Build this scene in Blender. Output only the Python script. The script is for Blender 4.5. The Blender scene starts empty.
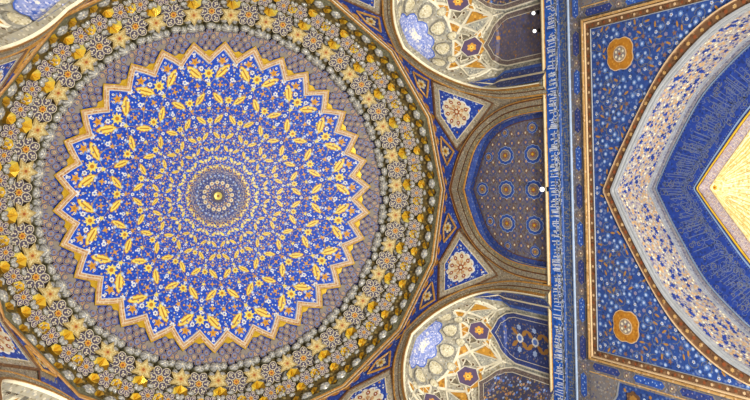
import bpy, math, random
from math import sin, cos, pi, radians as R, hypot, atan2, sqrt
from mathutils import Vector, Matrix
random.seed(7)
scene = bpy.context.scene
COL = scene.collection

# ---------------------------------------------------------------- camera
cam_d = bpy.data.cameras.new('camera')
cam = bpy.data.objects.new('camera', cam_d); COL.objects.link(cam)
CAM = (-4.840, -0.447, 1.407)
right = (0.78650787, 0.02660321, -0.617007)
down = (-0.03297355, 0.99945566, 0.00106119)
fwd = (0.61669937, 0.01951028, 0.78695695)
m = Matrix(((right[0], -down[0], -fwd[0], CAM[0]), (right[1], -down[1], -fwd[1], CAM[1]),
            (right[2], -down[2], -fwd[2], CAM[2]), (0, 0, 0, 1)))
cam.matrix_world = m
cam_d.sensor_fit = 'HORIZONTAL'; cam_d.sensor_width = 36
cam_d.lens = 639.05 / 750 * 36
cam_d.shift_x = (375 - 466.34) / 750
cam_d.shift_y = (183.53 - 200) / 750
cam_d.clip_end = 200
scene.camera = cam

# ---------------------------------------------------------------- world, lights, exposure
w = bpy.data.worlds.new('daylight'); scene.world = w; w.use_nodes = True
bg = w.node_tree.nodes['Background']; bg.inputs[0].default_value = (0.93, 0.95, 1.0, 1); bg.inputs[1].default_value = 0.27

def light(name, kind, loc, power, color=(1, 1, 1), size=1.0, target=None, spot=None):
    d = bpy.data.lights.new(name, kind); d.energy = power; d.color = color
    if kind == 'AREA': d.shape = 'DISK'; d.size = size
    else: d.shadow_soft_size = size
    if spot: d.spot_size = R(spot); d.spot_blend = 0.6
    o = bpy.data.objects.new(name, d); COL.objects.link(o); o.location = loc
    if target is not None:
        o.rotation_euler = (Vector(target) - Vector(loc)).to_track_quat('-Z', 'Y').to_euler()
    return o
WARM = (1.0, 0.94, 0.82)
light('floor_fill', 'AREA', (1.2, 1.4, 0.6), 1550, (1, .965, .90), 1.2, (-1, -1, 16))  # unseen fill lights added near the floor to brighten the ceiling
light('floor_fill', 'AREA', (-3.2, 2.6, 0.6), 380, (1, .965, .90), 1.2, (0, 0, 16))
light('floor_fill', 'AREA', (-1.0, -3.6, 0.6), 330, (1, .965, .90), 1.2, (0, 0, 16))
for sx, sy in ((1, 1), (1, -1), (-1, -1), (-1, 1)):            # the lamps hidden at the foot of each corner vault
    light('ledge_lamp', 'SPOT', (3.55 * sx, 3.55 * sy, 11.0), 120, WARM, 0.12, (3.75 * sx, 3.75 * sy, 14.0), 95)
light('niche_lamp', 'POINT', (6.85, 0, 6.0), 11, (1, .9, .62), 0.2)
scene.view_settings.view_transform = 'Standard'; scene.view_settings.look = 'None'
scene.view_settings.exposure = 0.0; scene.view_settings.gamma = 1.0
scene.view_settings.use_curve_mapping = False

# ---------------------------------------------------------------- materials
def lin(h):
    h = h.lstrip('#'); v = [int(h[i:i + 2], 16) / 255 for i in (0, 2, 4)]
    return tuple(c / 12.92 if c <= .04045 else ((c + .055) / 1.055) ** 2.4 for c in v) + (1,)
MATS = {}
def mat(name, base, dots=None, scale=12.0, size=0.36, rough=0.6, metal=0.0, emit=0.0, vary=0.12, lines=None):
    """painted plaster / tile / gilding: a base colour with a slight mottling, and optionally a close pattern
    of small painted dots (random among `dots`) and thin wandering lines."""
    if name in MATS: return MATS[name]
    M = bpy.data.materials.new(name); M.use_nodes = True; nt = M.node_tree; N = nt.nodes; L = nt.links
    b = N['Principled BSDF']; b.inputs['Roughness'].default_value = rough; b.inputs['Metallic'].default_value = metal
    tc = N.new('ShaderNodeTexCoord')
    nz = N.new('ShaderNodeTexNoise'); nz.inputs['Scale'].default_value = 9.0; nz.inputs['Detail'].default_value = 3
    L.new(tc.outputs['Object'], nz.inputs['Vector'])
    rp = N.new('ShaderNodeValToRGB'); c = lin(base)
    rp.color_ramp.elements[0].position = .3; rp.color_ramp.elements[1].position = .7
    rp.color_ramp.elements[0].color = tuple(max(0, x * (1 - vary)) for x in c[:3]) + (1,)
    rp.color_ramp.elements[1].color = tuple(min(1, x * (1 + vary)) for x in c[:3]) + (1,)
    L.new(nz.outputs['Fac'], rp.inputs['Fac']); out = rp.outputs['Color']
    if lines:
        lc, ls, lw = lines
        v = N.new('ShaderNodeTexVoronoi'); v.feature = 'DISTANCE_TO_EDGE'; v.inputs['Scale'].default_value = ls
        L.new(tc.outputs['Object'], v.inputs['Vector'])
        lt = N.new('ShaderNodeMath'); lt.operation = 'LESS_THAN'; lt.inputs[1].default_value = lw
        L.new(v.outputs['Distance'], lt.inputs[0])
        mx = N.new('ShaderNodeMixRGB'); L.new(lt.outputs[0], mx.inputs[0]); L.new(out, mx.inputs[1]); mx.inputs[2].default_value = lin(lc)
        out = mx.outputs[0]
    if dots:
        v = N.new('ShaderNodeTexVoronoi'); v.inputs['Scale'].default_value = scale
        L.new(tc.outputs['Object'], v.inputs['Vector'])
        lt = N.new('ShaderNodeMath'); lt.operation = 'LESS_THAN'; lt.inputs[1].default_value = size
        L.new(v.outputs['Distance'], lt.inputs[0])
        sp = N.new('ShaderNodeSeparateColor'); L.new(v.outputs['Color'], sp.inputs[0])
        r2 = N.new('ShaderNodeValToRGB'); r2.color_ramp.interpolation = 'CONSTANT'
        e = r2.color_ramp.elements
        while len(e) < len(dots): e.new(0.5)
        for i, dc in enumerate(dots): e[i].position = i / len(dots); e[i].color = lin(dc)
        L.new(sp.outputs[0], r2.inputs['Fac'])
        mx = N.new('ShaderNodeMixRGB'); L.new(lt.outputs[0], mx.inputs[0]); L.new(out, mx.inputs[1]); L.new(r2.outputs['Color'], mx.inputs[2])
        out = mx.outputs[0]
    L.new(out, b.inputs['Base Color'])
    if emit:
        L.new(out, b.inputs['Emission Color']); b.inputs['Emission Strength'].default_value = emit
    MATS[name] = M; return M

mat('dome_blue', '#0a48c2', ['#1c5cd0', '#0836a0', '#5c8ce0', '#0f4cc0'], 16, .4)
mat('dome_center', '#4a5490', ['#b9b4ae', '#8f94b8', '#b0945c', '#34428c', '#a8a090'], 24, .44)
mat('yellow', '#ffe068', rough=.45)
mat('gold_tan', '#d0a458')
mat('vine', '#b8924e', rough=.5)
mat('amber', '#c9841e', rough=.45)
mat('orange', '#dea03a', rough=.5)
mat('white', '#eeece6')
mat('pale_blue', '#a9bfe8')
mat('sky', '#5f86d6')
mat('mauve', '#8a7f98')
mat('cream', '#e9dcb8')
mat('tan', '#cfa272', ['#e5c79a', '#b77a44'], 18, .4)
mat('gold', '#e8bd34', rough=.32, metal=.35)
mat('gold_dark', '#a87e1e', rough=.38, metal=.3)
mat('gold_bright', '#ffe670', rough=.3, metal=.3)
mat('olive', '#5e4d22', ['#8a7030', '#3a3018', '#9a8650'], 14, .4)
mat('shell_light', '#b9b7ac', ['#9a9ca2', '#dedace'], 24, .38, rough=.24)
mat('shell_dark', '#94918a', ['#b0aea6', '#70727a'], 24, .38, rough=.24)
mat('shell_rim', '#6f6a4e')
mat('scale_mauve', '#94897c')
mat('scale_grey', '#8688a0')
mat('scale_line', '#b39460')
mat('deep_blue', '#22409c', ['#3457b8', '#1b2f7c'], 16, .4)
mat('petal_dark', '#544a5c')
mat('petal_blue', '#2c3c88')
mat('petal_cream', '#dccfae')
mat('star_tan', '#b0965a', ['#cfba80', '#8f7438'], 20, .36)
mat('star_cream', '#d3bf80', ['#e8d9a0', '#b89a50'], 24, .36)
mat('moss', '#6f6c50', ['#928f70', '#504e34'], 20, .36)
mat('grey_gold', '#8f8366', ['#c0b28c', '#5e5648', '#a88a4c'], 24, .4)
mat('grey_band', '#9a8f78', ['#c3b79a', '#6d6458', '#8a6e44'], 26, .4)
mat('brown', '#6a3f1c', vary=.2)
mat('brown_gold', '#9a6a26', ['#7d511b', '#b98a3c'], 16, .35)
mat('rail_gold', '#c08a3a', ['#a06e2a', '#d6a65a'], 14, .35, rough=.45)
mat('edge_bright', '#fff0cf')
mat('kite_blue', '#2447a8', ['#4a6fc8', '#19348c', '#8da6d8'], 16, .34)
mat('kite_grey', '#b3a890', ['#d5ccb4', '#86795f', '#bfa272'], 24, .42)
mat('carpet', '#736d76', ['#8d7f68', '#4a5284', '#76605a', '#8f8c98', '#6b5850'], 17, .42, lines=('#7a7482', 9, .05))
mat('carpet_blue', '#374e92', ['#6074a8', '#2a3f7e', '#6d6a78'], 18, .4)
mat('carpet_core', '#8c7f78', ['#b09c78', '#6f6880'], 22, .4)
mat('rust', '#a4561f')
mat('frieze_blue', '#155cc2', ['#2a70d0', '#1048a0'], 9, .4)
mat('frieze_dim', '#33528f', ['#6a7a92', '#27427e', '#8a7f62', '#4a6cab'], 22, .42)
mat('wall_grey', '#6d6a70', ['#8f8878', '#4c5070', '#7f6a58', '#9c98a0'], 20, .42)
mat('cart_blue', '#2c56ac', ['#5f8ad0', '#24489a'], 18, .36)
mat('cart_dark', '#2e3f80', ['#4a5c98', '#222f68'], 18, .36)
mat('spandrel_blue', '#27478c', ['#405f9f', '#1f3468', '#5f74a4'], 16, .38)
mat('frame_brown', '#6e4d31', ['#8c6a48', '#53341c'], 14, .36)
mat('frame_gold', '#c39a5e', ['#dcb98a', '#a5793e'], 14, .36)
mat('soffit_cream', '#a59c94', ['#c4b8a2', '#ac8a68', '#83829a', '#c4beb4', '#94806e'], 19, .42)
mat('soffit_grey', '#8d8f98', ['#a9aaae', '#6f7488'], 22, .4)
mat('band_blue', '#16368a', ['#22459a', '#102a6c'], 14, .4)
mat('band_gold', '#5c688c')
mat('lattice', '#a396a4', ['#c7bcb4', '#7e76a0', '#b08a6c'], 24, .42)
mat('shell_gold', '#d9ca92', ['#e8dcae', '#c0a868'], 14, .4, lines=('#ece2bc', 6, .06))
mat('shell_gold_rib', '#c2a860')
mat('vault_cream', '#a39c88', ['#c9c1aa', '#857a60', '#9a988f'], 16, .42)
mat('vault_star', '#8c98cc', ['#d8d8e0', '#6076c4', '#c8cade', '#aab2da'], 22, .44)
mat('vault_white', '#dcdad4', ['#b8bcd8', '#e8e4d8'], 24, .4)
mat('vault_bulb_lit', '#c9c0a0', ['#e2dac2', '#a89a72'], 22, .42)
mat('vault_bulb_shaded', '#8a867a', ['#a5a193', '#726f68'], 18, .4)
mat('vault_blue', '#3f62bc')
mat('net_rib', '#e0d8bf')
mat('net_gold', '#c08a2e', ['#dba848', '#9c6a1c'], 10, .38)
mat('net_grey', '#a7a596', ['#d2ceba', '#7e7f80'], 18, .42)
mat('hex_rust', '#84604e')
mat('mauve_blue', '#565e8c')
mat('net_brown', '#5a3f22')
mat('net_dark', '#6d6350', ['#94886c', '#4f4838'], 16, .4)
mat('hex_purple', '#5c4a68')
mat('panel_dark', '#40425e', ['#8a6a3c', '#2f3f80', '#6c6478', '#a08a5c'], 17, .4)
mat('panel_blue', '#2a3f80', ['#8f7c5c', '#3c549a', '#1d2c64', '#7a80a0'], 17, .38)
mat('panel_mauve', '#5c5566', ['#8a6a44', '#454e86', '#74656a', '#6c6478'], 16, .42)
mat('ochre', '#b07e38')
mat('panel_frame', '#6e5f5a', ['#8f7f6c', '#544a52'], 24, .4)
mat('edge_cream', '#d2be90')
mat('letter_white', '#dfe6f2')
mat('letter_gold', '#7f8184')
mat('fillet_white', '#9fb2cc')
mat('fillet_cream', '#d9b88c')
mat('fillet_grey', '#9a9c9e')
mat('fillet_blue', '#7f98b8')
mat('band_edge', '#5f6878', ['#8a8f98', '#474f70'], 20, .4)
mat('soffit_pale', '#bdb4a8')
mat('band_dim', '#7d7a62')
mat('soffit_edge', '#7e7a80', ['#9a948c', '#5c5c74'], 22, .4)
mat('tan_dim', '#8a7f70')
mat('rust_dim', '#8c4a24')
mat('sky_soft', '#5d7fba')
mat('pale_soft', '#b4c2dc')
mat('medal_gold', '#b5761c', ['#c88a2a', '#9c6014'], 16, .36)
mat('stem', '#7a7460')
mat('ochre_light', '#c29c70')
mat('lattice_line', '#c9bfc0')
mat('panel_grey', '#7d7878', ['#a09a92', '#56587a', '#8c7a68'], 17, .42)
mat('stone_floor', '#8d8473', ['#a59c8a', '#7a7162'], 3, .4)
mat('plaster', '#b9ad95')
mat('lamp_body', '#d8d8d6', rough=.4)
mat('lamp_black', '#17171a', rough=.4)
mat('lamp_glow', '#ffffff', emit=2.0)

# ---------------------------------------------------------------- mesh helpers
class MB:
    def __init__(s): s.v = []; s.f = []; s.mi = []; s.m = []
    def mid(s, name):
        if name not in s.m: s.m.append(name)
        return s.m.index(name)
    def face(s, pts, mt):
        b = len(s.v); s.v += [tuple(p) for p in pts]; s.f.append(tuple(range(b, b + len(pts)))); s.mi.append(s.mid(mt))
    def fan(s, pts, c, mt):
        b = len(s.v); s.v += [tuple(p) for p in pts] + [tuple(c)]; n = len(pts); k = s.mid(mt)
        for i in range(n): s.f.append((b + i, b + (i + 1) % n, b + n)); s.mi.append(k)
    def grid(s, rows, mt, close=False):
        """rows of equal length; mt a name or f(i, j)"""
        b = len(s.v); n = len(rows[0])
        for r in rows: s.v += [tuple(p) for p in r]
        for i in range(len(rows) - 1):
            for j in range(n if close else n - 1):
                a = b + i * n + j; c = b + i * n + (j + 1) % n
                s.f.append((a, c, c + n, a + n)); s.mi.append(s.mid(mt(i, j) if callable(mt) else mt))
    def build(s, name, parent=None, smooth=False):
        me = bpy.data.meshes.new(name); me.from_pydata(s.v, [], s.f)
        for k in s.m: me.materials.append(MATS[k])
        me.polygons.foreach_set('material_index', s.mi)
        if smooth: me.polygons.foreach_set('use_smooth', [True] * len(me.polygons))
        me.update()
        o = bpy.data.objects.new(name, me); COL.objects.link(o)
        if parent: o.parent = parent
        return o
def tag(o, label=None, cat=None, group=None, kind=None):
    if label: o['label'] = label
    if cat: o['category'] = cat
    if group: o['group'] = group
    if kind: o['kind'] = kind
    return o
def empty(name, loc=(0, 0, 0), rz=0):
    o = bpy.data.objects.new(name, None); COL.objects.link(o); o.location = loc; o.rotation_euler = (0, 0, rz)
    o.empty_display_size = .2
    return o
def copy_tree(o, parent=None):
    c = o.copy(); COL.objects.link(c)
    if parent: c.parent = parent
    for ch in list(o.children): copy_tree(ch, c)
    return c

# 2D motif outlines -------------------------------------------------
def circle(r, n=8, ph=0): return [(r * cos(ph + 2 * pi * i / n), r * sin(ph + 2 * pi * i / n)) for i in range(n)]
def star(n, r1, r2, ph=pi / 2): return [((r1 if i % 2 == 0 else r2) * cos(ph + pi * i / n), (r1 if i % 2 == 0 else r2) * sin(ph + pi * i / n)) for i in range(2 * n)]
def flower(n, r, ph=0, k=.28, q=4): return [(r * (1 - k + k * abs(cos(n * t / 2))) * cos(t + ph), r * (1 - k + k * abs(cos(n * t / 2))) * sin(t + ph)) for t in (2 * pi * i / (n * q) for i in range(n * q))]
def leaf(L, W, teeth=5):
    a = []
    for i in range(teeth * 2 + 1):
        t = i / (teeth * 2); ww = W / 2 * sin(pi * t) ** .75 * (1.0 if i % 2 else .78)
        a.append((ww, (t - .5) * L))
    return a + [(-x, y) for x, y in reversed(a[1:-1])]
def rot(p, a): return [(x * cos(a) - y * sin(a), x * sin(a) + y * cos(a)) for x, y in p]
def shift(p, dx, dy): return [(x + dx, y + dy) for x, y in p]
def paint(mb, fmap, pts, h, mt, c=None):
    if c is None: c = (sum(p[0] for p in pts) / len(pts), sum(p[1] for p in pts) / len(pts))
    mb.fan([fmap(x, y, h) for x, y in pts], fmap(c[0], c[1], h), mt)
def strip(mb, fmap, pts, wd, h, mt, close=False):
    """a painted line of width wd along pts"""
    L, Rr = [], []
    n = len(pts)
    for i, p in enumerate(pts):
        a = pts[i - 1] if (i or close) else p; b = pts[(i + 1) % n] if (i < n - 1 or close) else p
        dx, dy = b[0] - a[0], b[1] - a[1]; l = hypot(dx, dy) or 1; nx, ny = -dy / l * wd / 2, dx / l * wd / 2
        L.append(fmap(p[0] + nx, p[1] + ny, h)); Rr.append(fmap(p[0] - nx, p[1] - ny, h))
    if close: L.append(L[0]); Rr.append(Rr[0])
    mb.grid([L, Rr], mt)
def rib(mb, fmap, pts, wd, h0, h1, mt, close=False):
    """a raised moulding along pts, its section a trapezoid from h0 up to h1"""
    rows = [[], [], [], []]; n = len(pts)
    for i, p in enumerate(pts):
        a = pts[i - 1] if (i or close) else p; b = pts[(i + 1) % n] if (i < n - 1 or close) else p
        dx, dy = b[0] - a[0], b[1] - a[1]; l = hypot(dx, dy) or 1; nx, ny = -dy / l, dx / l
        for k, (o, h) in enumerate(((wd / 2, h0), (wd * .3, h1), (-wd * .3, h1), (-wd / 2, h0))):
            rows[k].append(fmap(p[0] + nx * o, p[1] + ny * o, h))
    if close:
        for r in rows: r.append(r[0])
    mb.grid(rows, mt)
def interp(tab, x):
    if x <= tab[0][0]: return tab[0][1]
    for (a, fa), (b, fb) in zip(tab, tab[1:]):
        if x <= b: return fa + (fb - fa) * (x - a) / (b - a)
    return tab[-1][1]
def resample(pts, n):
    d = [0]
    for a, b in zip(pts, pts[1:]): d.append(d[-1] + hypot(b[0] - a[0], b[1] - a[1]))
    return [(interp(list(zip(d, [p[0] for p in pts])), d[-1] * i / (n - 1)), interp(list(zip(d, [p[1] for p in pts])), d[-1] * i / (n - 1))) for i in range(n)]
def smooth_profile(pts, n):
    """Catmull-Rom through the points"""
    out = []
    P = [pts[0]] + pts + [pts[-1]]
    for i in range(1, len(P) - 2):
        for k in range(6):
            t = k / 6; p0, p1, p2, p3 = P[i - 1], P[i], P[i + 1], P[i + 2]
            out.append(tuple(.5 * (2 * p1[j] + (p2[j] - p0[j]) * t + (2 * p0[j] - 5 * p1[j] + 4 * p2[j] - p3[j]) * t * t + (3 * p1[j] - p0[j] - 3 * p2[j] + p3[j]) * t ** 3) for j in (0, 1)))
    out.append(pts[-1])
    return resample(out, n)
def full(half):  # mirror a half profile [(x, z)...] starting at x=0
    return [(-x, z) for x, z in reversed(half[1:])] + list(half)

# ================================================================ large structure
def project(p):
    v = Vector(p) - Vector(CAM); x = v.dot(Vector(right)); y = v.dot(Vector(down)); z = v.dot(Vector(fwd))
    return (466.34 + 639.05 * x / z, 183.53 + 639.05 * y / z) if z > .1 else (-9999, -9999)
def seen(pts, margin=0):
    return any(-margin < a < 750 + margin and -margin < b < 400 + margin for a, b in (project(p) for p in pts))

A = 4.85            # distance of the octagon's walls from the dome's axis
LEDGE = 10.93       # where the octagon's zone starts
RING_Z = 14.72
def ring_r(th, ap=4.70):
    d = math.degrees(th) % 22.5; return ap / cos(R(d - 11.25))
def oct_r(th):
    d = (math.degrees(th) + 22.5) % 45; return A / cos(R(d - 22.5))
def S_r(th, z):
    t = min(1, max(0, (14.7 - z) / 2.2)); k = t * t * (3 - 2 * t); return ring_r(th) * (1 - k) + oct_r(th) * k
def fS(x, z, h=0.0, th0=0.0):
    th = th0 + x / A; r = S_r(th, z) - h; return (r * cos(th), r * sin(th), z)
def lat(x): return A * math.atan(x / A)

# half profiles (sideways, height)
CARD_IN = smooth_profile([(0, 13.74), (.5, 13.50), (1.0, 13.22), (1.32, 12.88), (1.52, 12.45), (1.62, 12.0), (1.66, 11.5), (1.67, LEDGE)], 40)
SQ_IN = smooth_profile([(0, 14.12), (.6, 13.74), (1.12, 13.27), (1.44, 12.84), (1.60, 12.35), (1.66, 11.7), (1.67, 10.88)], 40)
CARD_OUT = smooth_profile([(0, 14.36), (.8, 13.86), (1.2, 13.54), (1.55, 13.14), (1.83, 12.55), (1.96, 11.9), (1.995, LEDGE)], 40)
SQ_OUT = smooth_profile([(0, 14.46), (.8, 13.94), (1.2, 13.58), (1.55, 13.18), (1.83, 12.55), (1.96, 11.9), (1.995, 10.88)], 40)
def lower(p): return [(x, z - max(0, (z - 12.2)) * .26) for x, z in p]
SQ_IN3, SQ_OUT3 = lower(SQ_IN), lower(SQ_OUT)
ARCH_OUT = smooth_profile([(0, 9.48), (.45, 9.24), (.9, 8.97), (1.8, 8.38), (2.33, 7.95), (2.7, 7.48), (2.96, 7.0), (3.09, 6.5), (3.13, 6.0), (3.135, 5.0)], 60)
ARCH_IN = smooth_profile([(0, 9.25), (.42, 9.03), (.85, 8.79), (1.7, 8.24), (2.2, 7.72), (2.62, 7.15), (2.84, 6.65), (2.95, 6.2), (2.99, 5.8), (3.0, 5.0)], 60)
BAND_IN = smooth_profile([(0, 8.24), (.37, 7.96), (.72, 7.68), (1.25, 7.25), (1.6, 6.9), (1.88, 6.5), (2.02, 6.1), (2.07, 5.0)], 60)
XW, XB, XN = A, 6.10, 6.48      # wall face, back of the deep arch, front of the niche's half dome

# floor
mb = MB(); mb.face([(-6, -6, 0), (9, -6, 0), (9, 6, 0), (-6, 6, 0)], 'stone_floor')
tag(mb.build('floor'), kind='structure')
# wall with the deep arch (one thick wall, its opening and its ledge)
mb = MB()
half = list(ARCH_IN) + [(3.0, 0.0)]
prof = full(half)
for (y0, z0), (y1, z1) in zip(prof, prof[1:]):
    if abs(y1 - y0) > 1e-6:
        mb.face([(XW, y0, z0), (XW, y1, z1), (XW, y1, LEDGE - .06), (XW, y0, LEDGE - .06)], 'wall_grey')
for s in (-1, 1):
    mb.face([(XW, s * 3.0, 0), (XW, s * 5.6, 0), (XW, s * 5.6, LEDGE - .06), (XW, s * 3.0, LEDGE - .06)], 'wall_grey')
mb.face([(XW, -5.6, LEDGE - .06), (XW, 5.6, LEDGE - .06), (XB, 5.6, LEDGE - .06), (XB, -5.6, LEDGE - .06)], 'plaster')
mb.grid([[(XW, y, z) for y, z in prof], [(XB, y, z) for y, z in prof]], 'plaster')
inn = full(list(BAND_IN) + [(2.07, 0.0)])
po = resample(prof, 160); pi_ = resample(inn, 160)
mb.grid([[(XB, y, z) for y, z in po], [(XB, y, z) for y, z in pi_]], 'plaster')
tag(mb.build('wall_right'), kind='structure')

# the hall's two side walls under the ledge
for nm, s in (('wall_front', 1), ('wall_back', -1)):
    mb = MB(); mb.grid([[(x, s * 4.95, z) for x in (-5.2, -2, 1, 4.84)] for z in (6.0, 8.0, LEDGE - .06)], 'wall_grey')
    mb.grid([[(x, s * 4.95, LEDGE - .06) for x in (-5.2, 4.84)], [(x, s * 5.6, LEDGE - .06) for x in (-5.2, 4.84)]], 'plaster')
    tag(mb.build(nm), kind='structure')

# the octagonal zone with its eight arched openings
mb = MB()
for k in range(8):
    th0 = R(45 * k); inp = SQ_IN3 if k == 3 else SQ_IN if k % 2 else CARD_IN
    tab = [(lat(x), z) for x, z in inp]
    xs = [lat(-2.009 + 4.018 * i / 60) for i in range(61)]
    lim = tab[-1][0]
    xs = sorted(set(xs + [-lim, lim, -lim - .002, lim + .002]))
    rows = []
    for x in xs:
        zb = interp(tab, abs(x)) if abs(x) <= lim else (10.88 if k % 2 else LEDGE)
        rows.append([fS(x, zb + (RING_Z - zb) * i / 14, 0, th0) for i in range(15)])
    mb.grid(rows, 'grey_band')
    lip = [(lat(x), z) for x, z in full(inp)]
    mb.grid([[fS(x, z, 0, th0) for x, z in lip], [fS(x, z, -.14 if k % 2 else -.16, th0) for x, z in lip]], 'vault_cream' if k % 2 else 'carpet_blue')
tag(mb.build('wall_octagon'), kind='structure')

# ================================================================ dome
def dome_z(r): return 17.43 - 1.23 * (r / 3.5) ** 1.8
def px2r(p):
    r = p * .00156 * 15
    for _ in range(6): r = p * (dome_z(r) - 1.407) * .001526
    return r
def fD(r0, t0):
    def g(x, y, h=0.0):
        r = r0 + y; t = t0 + x / max(r0, .05); return (r * cos(t), r * sin(t), dome_z(abs(r)) - h)
    return g
SEC = 2 * pi / 32
PH = R(-1.8)        # the first tooth's bearing
TIP, NOTCH = 3.36, 3.06
def zig(u, off=0.0):                       # u in teeth; off outwards
    d = abs((u + .5) % 1 - .5) * 2; return TIP - (TIP - NOTCH) * d + off * 1.36
dome = empty('inner_dome', (0, 0, 0))
tag(dome, 'great blue dome painted with rings of yellow leaves and white blossoms', 'dome')
mb = MB()
US = [i / 8 for i in range(257)]
rows = []
for r in [.02, .1, .2, .35, .5, .7, .9, 1.2, 1.5, 1.8, 2.1, 2.4, 2.7, 2.9, 3.0]:
    rows.append([fD(r, PH + u * SEC)(0, 0) for u in US])
mb.grid(rows[:6], 'dome_center'); mb.grid(rows[5:], 'dome_blue')
mb.grid([rows[-1], [fD(zig(u, .02), PH + u * SEC)(0, 0) for u in US]], 'dome_blue')
mb.fan([p for p in rows[0][:-1]], (0, 0, dome_z(0)), 'dome_center')
rings = [px2r(p) for p in (126, 98.5, 77.5, 61, 48, 38, 30)]
big = []
for i, r in enumerate(rings):
    sc = r / rings[0]; sc2 = sc ** .92
    for k in range(16):
        c = PH + (2 * k + .5 + (i % 2)) * SEC             # a notch between the two leaves
        for s in (-1, 1):
            g = fD(r, c + s * SEC * .46)
            L, W = .40 * sc2, .16 * sc2
            if i < 5:
                paint(mb, g, rot(leaf(L * 1.12, W * 1.3), s * R(44)), .004, 'amber')
                paint(mb, g, rot(leaf(L, W), s * R(44)), .007, 'yellow')
                strip(mb, g, rot([(0, -L * .32), (0, L * .3)], s * R(44)), W * .16, .010, 'amber')
            else:
                paint(mb, g, rot(leaf(L, W * 1.3, 2), s * R(44)), .006, 'yellow')
            big.append((r, c + s * SEC * .46, L * .5))
        g = fD(r * .985, c + SEC)
        paint(mb, g, star(8, .135 * sc2, .075 * sc2), .006, 'yellow')
        paint(mb, g, circle(.045 * sc2, 6), .009, 'amber' if i < 4 else 'white')
        big.append((r, c + SEC, .13 * sc2))
        # blossoms beside the leaves
        for (du, dr, rr, mt, mt2) in ((0, .17, .055, 'white', 'mauve'), (0, -.17, .05, 'white', 'sky'), (.5, .12, .042, 'pale_blue', 'white'), (-.5, .12, .042, 'pale_blue', 'white'),
                                      (1.5, .02, .05, 'white', 'mauve'), (.98, -.2, .042, 'white', 'sky'), (.62, -.16, .04, 'pale_blue', 'white'), (1.36, -.16, .04, 'pale_blue', 'white')):
            g = fD(r + dr * sc, c + du * SEC)
            paint(mb, g, flower(6, rr * sc2 * 1.12), .006, mt); paint(mb, g, circle(rr * .45 * sc2, 5), .008, mt2)
    if i < 6:   # orange crosses and wandering stems half way to the next ring
        rn = rings[i + 1]; rm = (r + rn) / 2
        for k in range(32):
            g = fD(rm, PH + (k + (.0 if i % 2 else .0)) * SEC)
            paint(mb, g, star(4, .085 * sc2, .028 * sc2), .006, 'orange')
            g = fD(rm + .02 * sc, PH + (k + .5) * SEC)
            paint(mb, g, star(5, .06 * sc2, .03 * sc2), .006, 'yellow' if k % 2 else 'orange')
        for ph in (0, pi):
            pts = [(rm + (r - rn) * .3 * cos(16 * t + ph)) for t in (2 * pi * j / 512 for j in range(513))]
            a = [fD(q + .008 * sc, PH + 2 * pi * j / 512)(0, 0, .005) for j, q in enumerate(pts)]
            b = [fD(q - .008 * sc, PH + 2 * pi * j / 512)(0, 0, .005) for j, q in enumerate(pts)]
            mb.grid([a, b], 'vine')
# close to the teeth: an orange blossom in each tip with white ones beside it
for k in range(32):
    c = PH + k * SEC
    g = fD(3.13, c); paint(mb, g, star(5, .105, .05, -pi / 2), .006, 'orange'); paint(mb, g, circle(.03, 5), .008, 'amber')
    for du, rr, q in ((.22, 2.98, .055), (-.22, 2.98, .055), (.0, 3.25, .028), (.16, 3.14, .03), (-.16, 3.14, .03), (.5, 2.96, .03)):
        g = fD(rr, c + du * SEC); paint(mb, g, flower(6, q), .006, 'white'); paint(mb, g, circle(q * .45, 5), .008, 'mauve')
# tiny sprigs and dots, the same in every sector, mirrored
spk = []
def specks(r0, r1, n, mind, mats, rr):
    tries = 0; got = []
    while len(got) < n and tries < n * 40:
        tries += 1; r = sqrt(random.uniform(r0 * r0, r1 * r1)); u = random.uniform(0, 1)
        x, y = r * cos(u * SEC), r * sin(u * SEC)
        if any((x - a) ** 2 + (y - b) ** 2 < mind * mind for a, b, *_ in got): continue
        if r > zig(u) - .05: continue
        got.append((x, y, r, u, random.choice(mats), random.uniform(*rr), random.choice((4, 5, 3))))
    return got
for r0, r1, n, md, ms, rr in ((2.0, 3.3, 92, .055, ['white', 'pale_blue', 'orange', 'sky', 'yellow', 'gold_tan', 'tan', 'white'], (.016, .028)),
                              (1.2, 2.0, 62, .042, ['cream', 'pale_blue', 'orange', 'tan', 'yellow', 'tan', 'gold_tan', 'mauve'], (.013, .023)),
                              (.6, 1.2, 34, .032, ['cream', 'pale_blue', 'cream', 'tan', 'gold_tan', 'mauve', 'gold_tan'], (.011, .02))):
    for x, y, r, u, mt, q, n_ in specks(r0, r1, n, md, ms, rr):
        for k in range(32):
            uu = k + (u if k % 2 else 1 - u)
            paint(mb, fD(r, PH + uu * SEC), circle(q, n_, u * 9), .003, mt)
mb.build('painted_field', dome)
# the centre: rings of small blossoms round a gilded boss
mb = MB()
for r, n, q, mt, f in ((.68, 32, .042, 'gold_tan', 'circle'), (.68, 32, .022, 'petal_blue', 'circle'), (.585, 32, .03, 'mauve', 'circle'), (.50, 32, .024, 'pale_blue', 'circle'), (.43, 32, .024, 'petal_blue', 'circle'),
                       (.335, 16, .052, 'cream', 'circle'), (.335, 16, .02, 'amber', 'circle'), (.26, 24, .02, 'tan', 'circle'), (.20, 16, .03, 'petal_blue', 'circle'), (.20, 16, .014, 'cream', 'circle')):
    for k in range(n):
        paint(mb, fD(r, PH + 2 * pi * (k + (.5 if n == 32 else 0)) / n), circle(q, 6), .012 if q < .023 else .008, mt)
for r, wd, mt in ((.76, .012, 'vine'), (.62, .012, 'mauve'), (.385, .016, 'petal_blue'), (.155, .02, 'petal_dark')):
    N = 64; mb.grid([[fD(r + s, 2 * pi * j / N)(0, 0, .007) for j in range(N + 1)] for s in (wd / 2, -wd / 2)], mt)
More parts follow.
